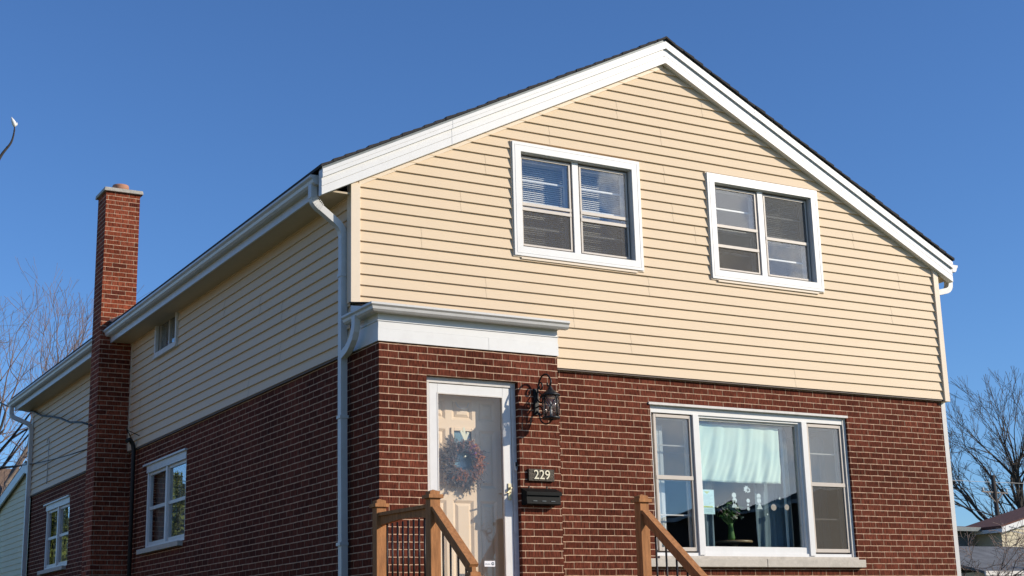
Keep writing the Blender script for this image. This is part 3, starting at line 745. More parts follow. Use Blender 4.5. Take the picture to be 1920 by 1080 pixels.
# front door -----------------------------------------------------------
dr = empty_part("front_door", (1.0, -.5, .06), house)
x0, x1, z0, z1 = DOOR
b = MB()
b.box(x0, x0+.052, -.502, -.44, z0, z1-.055); b.box(x1-.050, x1, -.502, -.44, z0, z1-.055); b.box(x0, x1, -.506, -.44, z1-.056, z1-.002)
b.build("brick_mould", M['weathered'], dr, bevel=.003)
b = MB(); sx0, sx1 = x0+.056, x1-.054
b.box(sx0, sx0+.088, -.496, -.462, z0+.01, z1-.062); b.box(sx1-.088, sx1, -.496, -.462, z0+.01, z1-.062)
b.box(sx0+.088, sx1-.088, -.496, -.462, z1-.152, z1-.062); b.box(sx0+.088, sx1-.088, -.496, -.462, z0+.01, z0+.20)
b.build("storm_door", M['white'], dr, bevel=.003)
b = MB(); frame_ring(b, sx0+.082, sx1-.082, z0+.19, z1-.146, .012, -.499, -.470); b.build("glazing_bead", M['weathered'], dr)
b = MB(); b.box(sx0+.088, sx1-.088, -.482, -.477, z0+.20, z1-.152); b.build("storm_glass", M['glass_door'], dr)
b = MB(); b.box(1.398, 1.434, -.508, -.496, 1.105, 1.262); b.lathe((1.416,-.508,1.215), [(.012,0), (.012,-.022), (.010,-.03)], 14, 'y')
b.tube([(1.416,-.525,1.175), (1.38,-.545,1.172), (1.345,-.545,1.17)], [.009,.008,.007], 8); b.build("door_handle", M['brass'], dr, bevel=.002)
# jamb and threshold
b = MB(); b.box(x0-.002, x0+.03, -.44, -.24, z0, z1); b.box(x1-.03, x1+.002, -.44, -.24, z0, z1); b.box(x0, x1, -.44, -.24, z1-.04, z1); b.box(x0, x1, -.5, -.24, z0-.04, z0+.008)
b.build("door_jamb", M['white2'], dr)
# panelled inner door
DY = -.32; ix0, ix1, iz0, iz1 = x0+.03, x1-.03, z0+.01, z1-.04
b = MB()
pan = []
cols = ((ix0+.115, ix0+.125+.185), (ix0+.115+.275, ix0+.39+.185+.0), (ix1-.115-.185, ix1-.115))
c0 = (ix0+.10, ix0+.285); c1 = (ix0+.355, ix1-.355); c2 = (ix1-.285, ix1-.10)
rows = [(iz1-.34, iz1-.13), ]
pan += [(c[0], c[1], iz1-.33, iz1-.13) for c in (c0, c1, c2)]
pan += [(c0[0], c0[1], iz1-.98, iz1-.42), (c2[0], c2[1], iz1-.98, iz1-.42)]
lite = (c1[0], c1[1], iz1-.86, iz1-.42)
pan += [(c[0], c[1], iz0+.25, iz1-1.10) for c in (c0, c1, c2)]
grid_wall(b, ix0, ix1, iz0, iz1, [p for p in pan]+[lite], DY, DY+.04, FY)
for a, c, d, e in pan:
    w_ = .028; y = DY+.014
    o = [(a,d), (c,d), (c,e), (a,e)]; i = [(a+w_,d+w_), (c-w_,d+w_), (c-w_,e-w_), (a+w_,e-w_)]; i2 = [(a+2*w_,d+2*w_), (c-2*w_,d+2*w_), (c-2*w_,e-2*w_), (a+2*w_,e-2*w_)]
    for k in range(4):
        j = (k+1) % 4
        b.face([(o[k][0],DY,o[k][1]), (o[j][0],DY,o[j][1]), (i[j][0],y,i[j][1]), (i[k][0],y,i[k][1])])
        b.face([(i[k][0],y,i[k][1]), (i[j][0],y,i[j][1]), (i2[j][0],DY+.002,i2[j][1]), (i2[k][0],DY+.002,i2[k][1])])
    b.face([(x, DY+.002, z) for x, z in i2])
b.build("entry_door", M['door'], dr)
b = MB(); frame_ring(b, lite[0]-.015, lite[1]+.015, lite[2]-.015, lite[3]+.015, .032, DY-.014, DY-.001); b.build("lite_frame", M['door'], dr, bevel=.004)
b = MB(); b.box(lite[0], lite[1], DY+.010, DY+.015, lite[2], lite[3]); b.build("lite_glass", M['lite'], dr)
# ---------------------------------------------------------------- things on the front
def text_mesh(txt, size, depth, bold=False):
    cu = bpy.data.curves.new("t", 'FONT'); cu.body = txt; cu.size = size; cu.extrude = depth; cu.align_x = 'CENTER'; cu.align_y = 'CENTER'
    cu.bevel_depth = .0008 if size > .05 else 0
    if bold: cu.offset = .0015
    ob = bpy.data.objects.new("t", cu); COL.objects.link(ob)
    dg = bpy.context.evaluated_depsgraph_get(); me = bpy.data.meshes.new_from_object(ob.evaluated_get(dg))
    bpy.data.objects.remove(ob); bpy.data.curves.remove(cu); return me
def put_text(name, txt, size, depth, mt, parent, wpos):
    me = text_mesh(txt, size, depth); me.name = name; me.transform(Matrix.Rotation(R(90), 4, 'X')); me.materials.clear(); me.materials.append(mt)
    o = bpy.data.objects.new(name, me); COL.objects.link(o); o.parent = parent; o.location = Vector(wpos)-ORG[parent]; return o
t = thing("house_number_plaque", (1.727,-.56,1.345), "dark plaque with raised cream house number above the black mailbox", "sign")
b = MB(); b.box(1.582, 1.873, -.588, -.561, 1.283, 1.402); b.build("backplate", M['bronze'], t, bevel=.005)
put_text("digits", "229", .125, .004, M['cream'], t, (1.728,-.592,1.342))
t = thing("mailbox", (1.70,-.56,1.05), "black wall mailbox mounted below the number plaque", "mailbox")
b = MB(); b.prism([(1.512,-.561,1.052), (1.512,-.561,1.20), (1.512,-.59,1.205), (1.512,-.655,1.175), (1.512,-.665,1.06), (1.512,-.655,1.052)], (.376,0,0)); b.build("box_body", M['blackbox'], t, bevel=.004)
b = MB(); b.hexa([(1.503,-.585,1.202), (1.897,-.585,1.202), (1.897,-.560,1.212), (1.503,-.560,1.212), (1.503,-.585,1.208), (1.897,-.585,1.208), (1.897,-.560,1.218), (1.503,-.560,1.218)])
b.hexa([(1.503,-.678,1.165), (1.897,-.678,1.165), (1.897,-.585,1.202), (1.503,-.585,1.202), (1.503,-.678,1.171), (1.897,-.678,1.171), (1.897,-.585,1.208), (1.503,-.585,1.208)])
b.box(1.503, 1.897, -.679, -.673, 1.138, 1.168); b.build("lid", M['blackbox'], t, bevel=.002)
b = MB()
for x in (1.60, 1.70, 1.80): b = MB(); b.box(x-.022, x+.022, -.669, -.664, 1.083, 1.088); b.build("slot", M['metal_grey'], t)
for x in (1.60, 1.80): b = MB(); b.box(x-.006, x+.006, -.566, -.560, 1.214, 1.238); b.build("hanger", M['bronze'], t)
t = thing("doorbell", (1.483,-.505,1.43), "small silver video doorbell on the white trim right of the storm door", "doorbell")
b = MB(); b.prism([(1.483+.013*math.cos(a), -.506, 1.43+.036*math.sin(a)+(.012 if math.sin(a) > 0 else -.012)) for a in [2*math.pi*k/20 for k in range(20)]], (0,-.018,0)); b.build("bell_body", M['white2'], t, bevel=.002)
b = MB(); b.box(1.474, 1.492, -.5262, -.524, 1.425, 1.468); b.build("dark_face", M["blackbox"], t)
b = MB(); b.lathe((1.483,-.5262,1.458), [(.007,.0), (.007,-.003)], 14, 'y'); b.build("lens", M['black'], t)
b = MB(); b.lathe((1.483,-.524,1.412), [(.006,.0), (.006,-.002)], 14, 'y'); b.build("button", M['metal_grey'], t)
t = thing("door_sticker", (1.19,-.483,.50), "small white sticker with a round blue emblem low on the storm door glass", "sticker")
b = MB(); b.box(1.135, 1.248, -.4845, -.483, .478, .531); b.build("label", M['sticker'], t)
b = MB(); b.lathe((1.224,-.4846,.505), [(.0155,0), (.0155,-.001)], 20, 'y'); b.build("emblem", M['navy'], t)
b = MB(); b.lathe((1.224,-.4857,.505), [(.006,0), (.006,-.0006)], 12, 'y'); b.build("emblem_centre", M['sticker'], t)
b = MB()
for k in range(9): b.box(1.142+k*.0062, 1.1465+k*.0062, -.4855, -.4846, .4965, .505+(.003 if k in (0, 2, 6) else 0))
b.build("print_line", M['greyink'], t)

# wall lantern -------------------------------------------------------
LX, LY = 1.735, -.785
t = thing("wall_lantern", (1.70,-.56,1.95), "black wrought iron scroll lantern on the brick right of the door", "lantern")
b = MB(); b.box(1.672, 1.728, -.578, -.561, 1.93, 2.19); b.box(1.68, 1.72, -.584, -.578, 1.94, 2.18); b.build("backplate", M['black'], t, bevel=.004)
def scroll(pts, n=6):
    P = [Vector(p) for p in pts]; out = []
    for i in range(len(P)-1):
        a = P[max(i-1,0)]; p = P[i]; q = P[i+1]; c = P[min(i+2, len(P)-1)]
        for k in range(n):
            s = k/n; out.append(.5*((2*p)+(-a+q)*s+(2*a-5*p+4*q-c)*s*s+(-a+3*p-3*q+c)*s**3))
    return out+[P[-1]]
b = MB()
YZ = lambda pts: [(1.70+(LX-1.70)*min(1, max(0, (-.58-y)/.2)), y, z) for y, z in pts]
b.tube(scroll(YZ([(-.58,2.05), (-.60,2.16), (-.625,2.25), (-.68,2.305), (-.74,2.305), (-.785,2.26), (-.80,2.215), (-.775,2.185), (-.745,2.20), (-.745,2.225)])), .009, 8)
b.tube(scroll(YZ([(-.62,2.235), (-.655,2.235), (-.67,2.20), (-.65,2.17), (-.625,2.185), (-.635,2.205)])), .008, 8)
b.tube(scroll(YZ([(-.58,1.97), (-.61,1.93), (-.64,1.86), (-.70,1.825), (-.76,1.83), (-.785,1.85)])), .008, 8)
b.tube(scroll(YZ([(-.58,2.12), (-.61,2.06), (-.655,2.04), (-.67,2.08), (-.64,2.10), (-.63,2.07)])), .008, 8)
b.tube(scroll(YZ([(-.58,2.0), (-.62,2.01), (-.66,1.98), (-.665,1.935), (-.635,1.92), (-.62,1.945)])), .008, 8)
b.tube(scroll(YZ([(-.60,2.16), (-.66,2.12), (-.70,2.10)])), .006, 8); b.tube(scroll(YZ([(-.59,1.90), (-.65,1.885), (-.705,1.88)])), .005, 8)
b.build("bracket_scroll", M['black'], t)
b = MB(); b.tube([(LX,LY,2.185), (LX,LY,2.21)], .010, 10); b.tube([(LX,LY,2.205), (LX,LY-.01,2.225), (LX,LY,2.24)], .004, 6); b.build("hanger_hook", M['black'], t)
b = MB(); b.lathe((LX,LY,2.098), [(.094,-.012), (.095,.0), (.070,.016), (.044,.040), (.026,.052), (.024,.068), (.012,.082), (.010,.095)], 28); b.build("lantern_roof", M['black'], t)
b = MB(); b.lathe((LX,LY,1.866), [(.082,-.006), (.088,.0), (.088,.012), (.080,.018)], 28); b.lathe((LX,LY,1.846), [(.012,0), (.03,.012), (.02,.016)], 12)
for k in range(4):
    a = 2*math.pi*k/4+.3; b.tube([(LX+.082*math.cos(a), LY+.082*math.sin(a), 1.87), (LX+.082*math.cos(a), LY+.082*math.sin(a), 2.095)], .0045, 6)
    for s_ in (1, -1):
        pts = []
        for q in range(7):
            f = q/6; aa = a+s_*f*2*math.pi/4; pts.append((LX+.084*math.cos(aa), LY+.084*math.sin(aa), 1.878+f*.21))
        b.tube(pts, .0042, 6)
for k in range(10):                                     # pierced collar
    a = 2*math.pi*k/10; b.tube([(LX+.086*math.cos(a), LY+.086*math.sin(a), 2.083), (LX+.086*math.cos(a+.3), LY+.086*math.sin(a+.3), 2.09)], .004, 5)
b.build("lantern_cage", M['black'], t)
b = MB(); b.lathe((LX,LY,1.882), [(.077,0), (.077,.20)], 28); b.build("lantern_glass", M['lglass'], t)
b = MB(); b.lathe((LX,LY,1.89), [(.013,0), (.013,.06), (.010,.065)], 12); b.lathe((LX,LY,1.955), [(.008,0), (.018,.025), (.012,.055), (.003,.08)], 12); b.build("bulb", M['bulb'], t)

# wreath ---------------------------------------------------------------
WX, WY, WZ = 1.0, -.385, 1.475
cw = [mat("wreath "+n, c, .8) for n, c in (("rust blossom", (.46,.17,.06)), ("dusty pink blossom", (.33,.19,.15)), ("blue grey sprig", (.10,.115,.13)), ("brown twig", (.13,.09,.07)), ("cream ribbon", (.72,.72,.55)), ("purple blossom", (.20,.06,.22)), ("grey sprig", (.15,.13,.11)))]
t = thing("door_wreath", (WX, WY, WZ), "dried flower wreath in rust, pink and grey hanging on the entry door", "wreath")
rnd = random.Random(3)
def sprigs(mtl, name, n, r0_, r1_, ln, amin=0, amax=2*math.pi, leafy=True, rad=.0018):
    b = MB()
    for k in range(n):
        a = rnd.uniform(amin, amax); r = rnd.uniform(r0_, r1_)
        p = Vector((WX+r*math.cos(a)*.93, WY+rnd.uniform(-.03,.03), WZ+r*math.sin(a)))
        sp = rnd.gauss(0, .55)-.5; d = Vector((math.cos(a+sp), rnd.uniform(-.35,.15), math.sin(a+sp)-.12)).normalized()
        L_ = ln*rnd.uniform(.5, 1.2); mid = p+d*L_*.5+Vector((rnd.uniform(-1,1), rnd.uniform(-.3,.3), rnd.uniform(-1,1)))*L_*.12; e = p+d*L_
        e.y = min(e.y, DY-.012); mid.y = min(mid.y, DY-.012)
        b.tube([p, mid, e], [rad, rad*.8, rad*.5], 4, cap=False)
        if leafy:
            for q in range(rnd.randint(3, 6)):
                c = p.lerp(e, rnd.uniform(.35, 1)); s_ = rnd.uniform(.006, .013)
                ax = Vector((rnd.gauss(0,1), rnd.gauss(0,1), rnd.gauss(0,1))).normalized(); bx = ax.orthogonal().normalized()
                b.face([c-ax*s_*1.6, c-bx*s_*.6, c+ax*s_*1.6, c+bx*s_*.6])
    return b.build(name, mtl, t)
b = MB()
for k in range(9):
    ph = rnd.uniform(0, 6); pts = []
    for q in range(33):
        a = 2*math.pi*q/32; rr = .125+.022*math.sin(a*5+ph)+k*.004; pts.append((WX+rr*math.cos(a), WY+.014*math.cos(a*7+ph), WZ+rr*math.sin(a)))
    b.tube(pts, .004, 5, cap=False)
b.build("twig_ring", cw[3], t)
sprigs(cw[2], "blue_sprigs", 150, .06, .15, .075); sprigs(cw[6], "grey_sprigs", 260, .11, .21, .12, 2.4, 5.6); sprigs(cw[1], "pink_blossoms", 190, .08, .19, .06)
sprigs(cw[0], "rust_blossoms", 260, .09, .19, .06, -2.4, 1.3); sprigs(cw[5], "purple_blossoms", 26, .08, .16, .05, .4, 1.4); sprigs(cw[3], "twigs", 120, .10, .21, .11, leafy=False)
b = MB()
for a, l in ((2.1,.10), (1.75,.12), (1.2,.08), (1.5,.05)):
    p = Vector((WX-.005, WY-.02, WZ+.20)); e = p+Vector((math.cos(a), -.1, math.sin(a)))*l; n_ = Vector((math.sin(a), 0, -math.cos(a)))*.012
    b.hexa([p-n_, p+n_, e+n_, e-n_, p-n_+Vector((0,-.003,0)), p+n_+Vector((0,-.003,0)), e+n_+Vector((0,-.003,0)), e-n_+Vector((0,-.003,0))])
b.tube([(WX-.03,WY-.03,WZ+.03), (WX-.01,WY-.035,WZ+.045)], .008, 6)
b.build("ribbon", cw[4], t)
t2 = thing("wreath_hanger", (1.0,-.345,2.1), "thin clear wreath hook curving over the top of the entry door", "hook")
b = MB(); b.tube([(.93,-.34,2.05), (.955,-.345,2.005), (.99,-.348,1.985), (1.02,-.348,1.985), (1.055,-.345,2.005), (1.075,-.34,2.05)], .003, 6); b.build("hook_wire", M['wire_lt'], t2)

# picture window contents -------------------------------------------------
def cloth(x0, x1, z0, z1, y, amp, nf, mt, parent, name, nx=90, nz=24, hang=.0, seed=1):
    r_ = random.Random(seed); ph = [r_.uniform(0, 6.28) for _ in range(6)]
    b = MB(); P = []
    for j in range(nz+1):
        v = j/nz; z = z1+(z0-z1)*v
        for i in range(nx+1):
            u = i/nx; sl_ = u+.10*v*(1-u)
            s_ = math.sin(nf*6.28*sl_+ph[0])*.5+math.sin(nf*1.7*6.28*(sl_+.05*v)+ph[1])*.3+math.sin(nf*3.1*6.28*(sl_+.10*v*v)+ph[2])*.22*(.3+v)
            zz = z-hang*math.sin(math.pi*u)*(v*.8)
            P.append((x0+(x1-x0)*u, y+amp*s_*(.35+.65*v), zz))
    o = len(b.v); b.v += [Vector(p) for p in P]
    for j in range(nz):
        for i in range(nx):
            a = o+j*(nx+1)+i; b.f.append((a+nx+1, a+nx+2, a+1, a)); b.sm.append(True)
    ob = b.build(name, mt, parent)
    s = ob.modifiers.new("thickness", 'SOLIDIFY'); s.thickness = .002; return ob
t = thing("hanging_sheet", (4.8,.19,1.42), "pale aqua sheet hung with soft folds across the upper picture window", "sheet")
cloth(4.16, 5.385, 1.455, 2.085, .19, .022, 5.0, M['sheet'], t, "cloth", hang=.012, seed=4)
b = MB(); b.tube([(4.15,.195,2.09), (5.45,.195,2.09)], .008, 8); b.build("rod", M['white2'], t)
def curtain(x0, x1, z0, z1, y, lab, mt='curtain', seed=1, amp=.03, nf=3):
    t = thing("curtain", ((x0+x1)/2, y, z0), lab, "curtain", "curtains behind the picture window")
    cloth(x0, x1, z0, z1, y, amp, nf, M[mt], t, "cloth", nx=50, nz=10, seed=seed)
curtain(4.20, 4.50, .45, 2.1, .34, "slate blue curtain gathered at the left edge of the picture window", seed=2)
curtain(5.10, 5.62, .45, 2.1, .34, "wide slate blue curtain hanging at the right of the picture window", seed=5, nf=4)
curtain(4.21, 4.27, .45, 2.1, .27, "narrow light curtain strip beside the paper notice", 'curtain_lt', seed=6, amp=.01, nf=1)
curtain(5.475, 5.51, .45, 2.1, .27, "narrow light curtain strip near the right edge of the picture window", 'curtain_lt', seed=8, amp=.01, nf=1)
curtain(3.60, 3.80, .70, 2.05, .26, "cream curtain behind the left narrow window of the picture window", 'curtain_lt', seed=9, amp=.012, nf=4)
curtain(6.02, 6.24, .70, 2.05, .40, "grey blue curtain behind the right narrow window of the picture window", 'curtain', seed=10, amp=.02, nf=3)
t = thing("round_side_table", (4.93,.55,.0), "round wooden side table behind the picture window holding a flower vase", "table")
b = MB(); b.lathe((4.93,.55,.80), [(.21,0), (.22,.006), (.22,.024), (.21,.03)], 32); b.build("tabletop", M['wood'], t)
b = MB(); b.lathe((4.93,.55,.0), [(.15,0), (.15,.02), (.03,.05), (.025,.4), (.04,.75), (.06,.80)], 16); b.build("pedestal", M['wood'], t)
t = thing("flower_vase", (4.86,.50,.83), "green vase of white and pink flowers on the side table behind the picture window", "vase")
b = MB(); b.lathe((4.86,.50,.832), [(.035,0), (.045,.03), (.03,.12), (.025,.17), (.032,.19)], 16); b.build("vase_body", M['leaf'], t)
b = MB(); b2 = MB(); b3 = MB()
for k in range(120):
    a = rnd.uniform(0, 6.28); r = rnd.uniform(.02, .17); z = 1.08+rnd.uniform(-.04, .16)*(1.2-r*3)+.03; c = Vector((4.86+r*math.cos(a), .50+r*.6*math.sin(a), z))
    if k < 22: b.tube([(4.86,.5,.98), c], .0025, 4, cap=False)
    ax = Vector((rnd.gauss(0,1), rnd.gauss(0,1), rnd.gauss(0,1))).normalized(); bx = ax.orthogonal(); s_ = rnd.uniform(.012, .026)
    if k < 75: b.face([c-ax*s_*1.6, c-bx*s_*.6, c+ax*s_*1.6, c+bx*s_*.6])
    else:
        q = b2 if k < 105 else b3
        for g in range(5):
            aa = 6.28*g/5; dd = (ax*math.cos(aa)+ax.cross(bx)*math.sin(aa))*.018; q.face([c, c+dd*.7+bx*.006, c+dd*1.2, c+dd*.7-bx*.006])
b.build("stems_and_leaves", M['leaf'], t); b2.build("white_blossoms", M['petal_w'], t); b3.build("pink_blossoms", M['decal_p'], t)
t = thing("paper_notice", (4.27,.131,1.22), "pale blue paper notice with yellow green print taped inside the picture window", "notice")
b = MB(); b.box(4.205, 4.372, .1425, .1445, 1.085, 1.352); b.build("sheet_of_paper", M['paper'], t)
b = MB(); b.prism([(4.235,.1424,1.333), (4.315,.1424,1.333), (4.275,.1424,1.305)], (0,-.0006,0)); b.box(4.22, 4.35, .1418, .1424, 1.158, 1.175); b.build("print_shape", M['ink_y'], t)
b = MB()
for k in range(9): b.box(4.222, 4.35-.02*(k % 3), .1418, .1424, 1.29-k*.013, 1.2935-k*.013)
for k in range(3): b.box(4.225, 4.34, .1418, .1424, 1.135-k*.013, 1.1385-k*.013)
b.build("print_lines", M['ink_b'], t)
def decal(pts_list, mt, lab):
    c = pts_list[0][0]; t = thing("window_cling", (c[0], .1418, c[1]), lab, "window decal", "clings stuck inside the picture window")
    b = MB()
    for (cx, cz), shape, s_ in pts_list:
        if shape == 'star':
            p = [(cx+s_*(1 if k % 2 else .62)*math.cos(6.28*k/16), cz+s_*(1 if k % 2 else .62)*math.sin(6.28*k/16)) for k in range(16)]
        elif shape == 'tri': p = [(cx-s_, cz-s_), (cx+s_, cz-s_), (cx, cz+s_)]
        else:
            p = [(cx+s_*shape*math.cos(6.28*k/16), cz+s_*math.sin(6.28*k/16)) for k in range(16)]
        b.prism([(x, .1425, z) for x, z in p], (0, .0012, 0))
    b.build("cling_shape", mt, t)
    return t
decal([((4.83,1.372),'star',.045), ((4.86,1.36),'star',.03)], M['decal_w'], "white snowflake cling just under the hanging sheet")
decal([((4.65,1.30),1.0,.03), ((4.655,1.24),.9,.035), ((4.65,1.205),'tri',.04)], M['decal_w'], "pale figure shaped cling above the flower vase")
decal([((4.845,1.245),1.0,.024), ((4.84,1.20),1.0,.013), ((4.842,1.155),'star',.024)], M['decal_w'], "small three part white cling with a round top, left of centre")
decal([((5.0,1.30),1.0,.028), ((5.0,1.25),.8,.035), ((5.005,1.195),'tri',.04)], M['decal_w'], "tall white figure cling beside the curtain edge")
decal([((5.205,1.18),1.1,.036)], M['decal_t'], "round tan apple shaped cling on the left of two")
decal([((5.395,1.185),1.0,.034)], M['decal_t'], "round tan apple shaped cling nearest the right curtain strip")
decal([((5.30,1.285),'tri',.015)], M['decal_w'], "tiny white triangle cling high between the two tan clings")
decal([((5.11,1.10),'star',.013)], M['decal_w'], "tiny white dot cling below the figure cling")

# ---------------------------------------------------------------- porch
T0, T2, T3 = (-.055, -.72), (.02, -1.63), (2.055, -1.77)
DZ = .05
t = thing("porch", (1.0,-1.2,-1.15), "stained wooden porch with stair rails and black balusters in front of the door", "porch")
def post(x, y, z0, z1, name="post"):
    b = MB(); h = .047
    b.box(x-h, x+h, y-h, y+h, z0, z1-.075); b.build(name, M['cedar'], t, bevel=.003)
    b = MB()
    b.box(x-.068, x+.068, y-.068, y+.068, z1-.075, z1-.045)
    b.box(x-.045, x+.045, y-.045, y+.045, z1-.045, z1-.018)
    h = .045
    base = [(x-h,y-h,z1-.018), (x+h,y-h,z1-.018), (x+h,y+h,z1-.018), (x-h,y+h,z1-.018)]
    for k in range(4): b.face([base[k], base[(k+1) % 4], (x, y, z1)])
    b.build("post_cap", M['cedar'], t)
post(*T0, -1.15, 1.056); post(*T2, -1.25, 1.05); post(*T3, -1.25, 1.052)
def rail(p, q, tilt=0, arch=True, name="handrail"):
    p = Vector(p); q = Vector(q)
    b = MB(); b.beam(p, q, .076, .030); 
    d = (q-p); n = 14; D = Vector((0,0,1))
    for i in range(n):
        f0, f1 = i/n, (i+1)/n
        a0 = .10-(.030*math.sin(math.pi*f0) if arch else 0); a1 = .10-(.030*math.sin(math.pi*f1) if arch else 0)
        A = p+d*f0; B = p+d*f1; s_ = d.cross(D).normalized()*.018
        b.hexa([A-D*a0-s_, B-D*a1-s_, B-D*a1+s_, A-D*a0+s_, A-D*.014-s_, B-D*.014-s_, B-D*.014+s_, A-D*.014+s_])
    b.build(name, M['cedar'], t)
def balusters(p, q, zoff0, z1f, n):
    p = Vector(p); q = Vector(q)
    for i in range(n):
        f = (i+1)/(n+1); c = p.lerp(q, f)
        b = MB(); b.tube([(c.x, c.y, c.z-.09), (c.x, c.y, z1f(f))], .0095, 8); b.build("baluster", M['black'], t)
ZR = .915
rail((T0[0]+.005, T0[1]-.047, ZR), (T2[0]-.003, T2[1]+.047, ZR))
balusters((T0[0]+.005, T0[1]-.047, ZR), (T2[0]-.003, T2[1]+.047, ZR), 0, lambda f: DZ+.10, 8)
SL = .78
NL = 1.30
def stair_rail(px, py, dx, NL, nb):
    A = (px, py-.047, ZR-.02); B_ = (px+dx, py-.047-NL, ZR-.02-NL*SL)
    rail(A, B_, arch=False, name="stair_rail"); balusters(A, B_, 0, lambda f: (ZR-.86)-NL*SL*f, nb)
stair_rail(*T2, .0, .66, 4); stair_rail(*T3, .02, 1.30, 8)
post(.03, -2.30, -1.3, .345, "newel"); post(2.08, -3.05, -1.4, .05, "newel")
b = MB()
for i in range(9): b.box(-.09, 2.12, -.60-.145*(i+1)+.005, -.60-.145*i, DZ-.035, DZ)
b.build("deck_boards", M['cedar'], t)
b = MB(); b.box(-.09, 2.12, -1.94, -1.905, DZ-.22, DZ-.036); b.box(-.09, -.055, -1.90, -.58, DZ-.22, DZ-.036); b.box(2.085, 2.12, -1.90, -.58, DZ-.22, DZ-.036); b.build("rim_joist", M['cedar'], t)
for i in range(6):
    z = DZ-.19*(i+1); y = -1.94-.25*i
    b = MB(); b.box(.06, 2.02, y-.27, y-.002, z-.035, z); b.build("step", M['cedar'], t)
b = MB()
for x in (.05, 2.03): b.prism([(x,-1.95,DZ-.04), (x,-3.55,DZ-1.26), (x,-3.25,DZ-1.30), (x,-1.95,DZ-.34)], (.035,0,0))
b.build("stringer", M['cedar'], t)

# service conduit and wires on the left wall -------------------------------
t = thing("service_mast", (-.05,7.45,-1.1), "dark electrical conduit and weatherhead fixed to the brick beside the chimney", "conduit")
b = MB(); b.tube([(-.045,7.46,-1.1), (-.045,7.46,2.50), (-.06,7.46,2.60), (-.11,7.44,2.66), (-.16,7.42,2.63)], [.028,.028,.03,.034,.03], 10); b.build("pipe", M['wire'], t)
b = MB(); b.tube([(-.02,7.70,2.72), (-.25,7.15,2.78)], .008, 6); b.tube([(-.02,7.3,2.70), (-.2,7.25,2.76)], .006, 6); b.build("wire_bracket", M['bronze'], t)
t = thing("side_wall_wiring", (-.03,13.2,3.0), "thin looped cable stapled on the rear siding beyond the chimney", "cable")
b = MB(); b.tube([(-.03,13.1,3.35), (-.035,13.0,3.42), (-.03,12.92,3.35), (-.03,12.95,2.62)], .007, 5); b.tube([(-.03,8.75,2.95), (-.05,8.85,2.86), (-.03,8.8,2.75)], .006, 5); b.build("cable_loop", M['wire_lt'], t)
def wire(name, a, b_, sag, rad, mt, lab, grp, n=16, wob=0):
    a = Vector(a); b_ = Vector(b_); t = thing(name, a, lab, "wire", grp); m_ = MB()
    m_.tube([a.lerp(b_, i/n)-Vector((0,0,4*sag*(i/n)*(1-i/n)))+Vector((0,0,wob*math.sin(i*2.3))) for i in range(n+1)], rad, 5); m_.build("cable", mt, t)
wire("power_line", (-.47,8.1,2.93), (1.25,34,8.1), .15, .017, M['wire'], "thick black service cable running from the chimney up to the left", None, 26, .02)
wire("power_line", (-.47,8.2,2.62), (1.3,34,6.0), .42, .009, M['wire'], "thin lower service cable running from the chimney to the left", None)
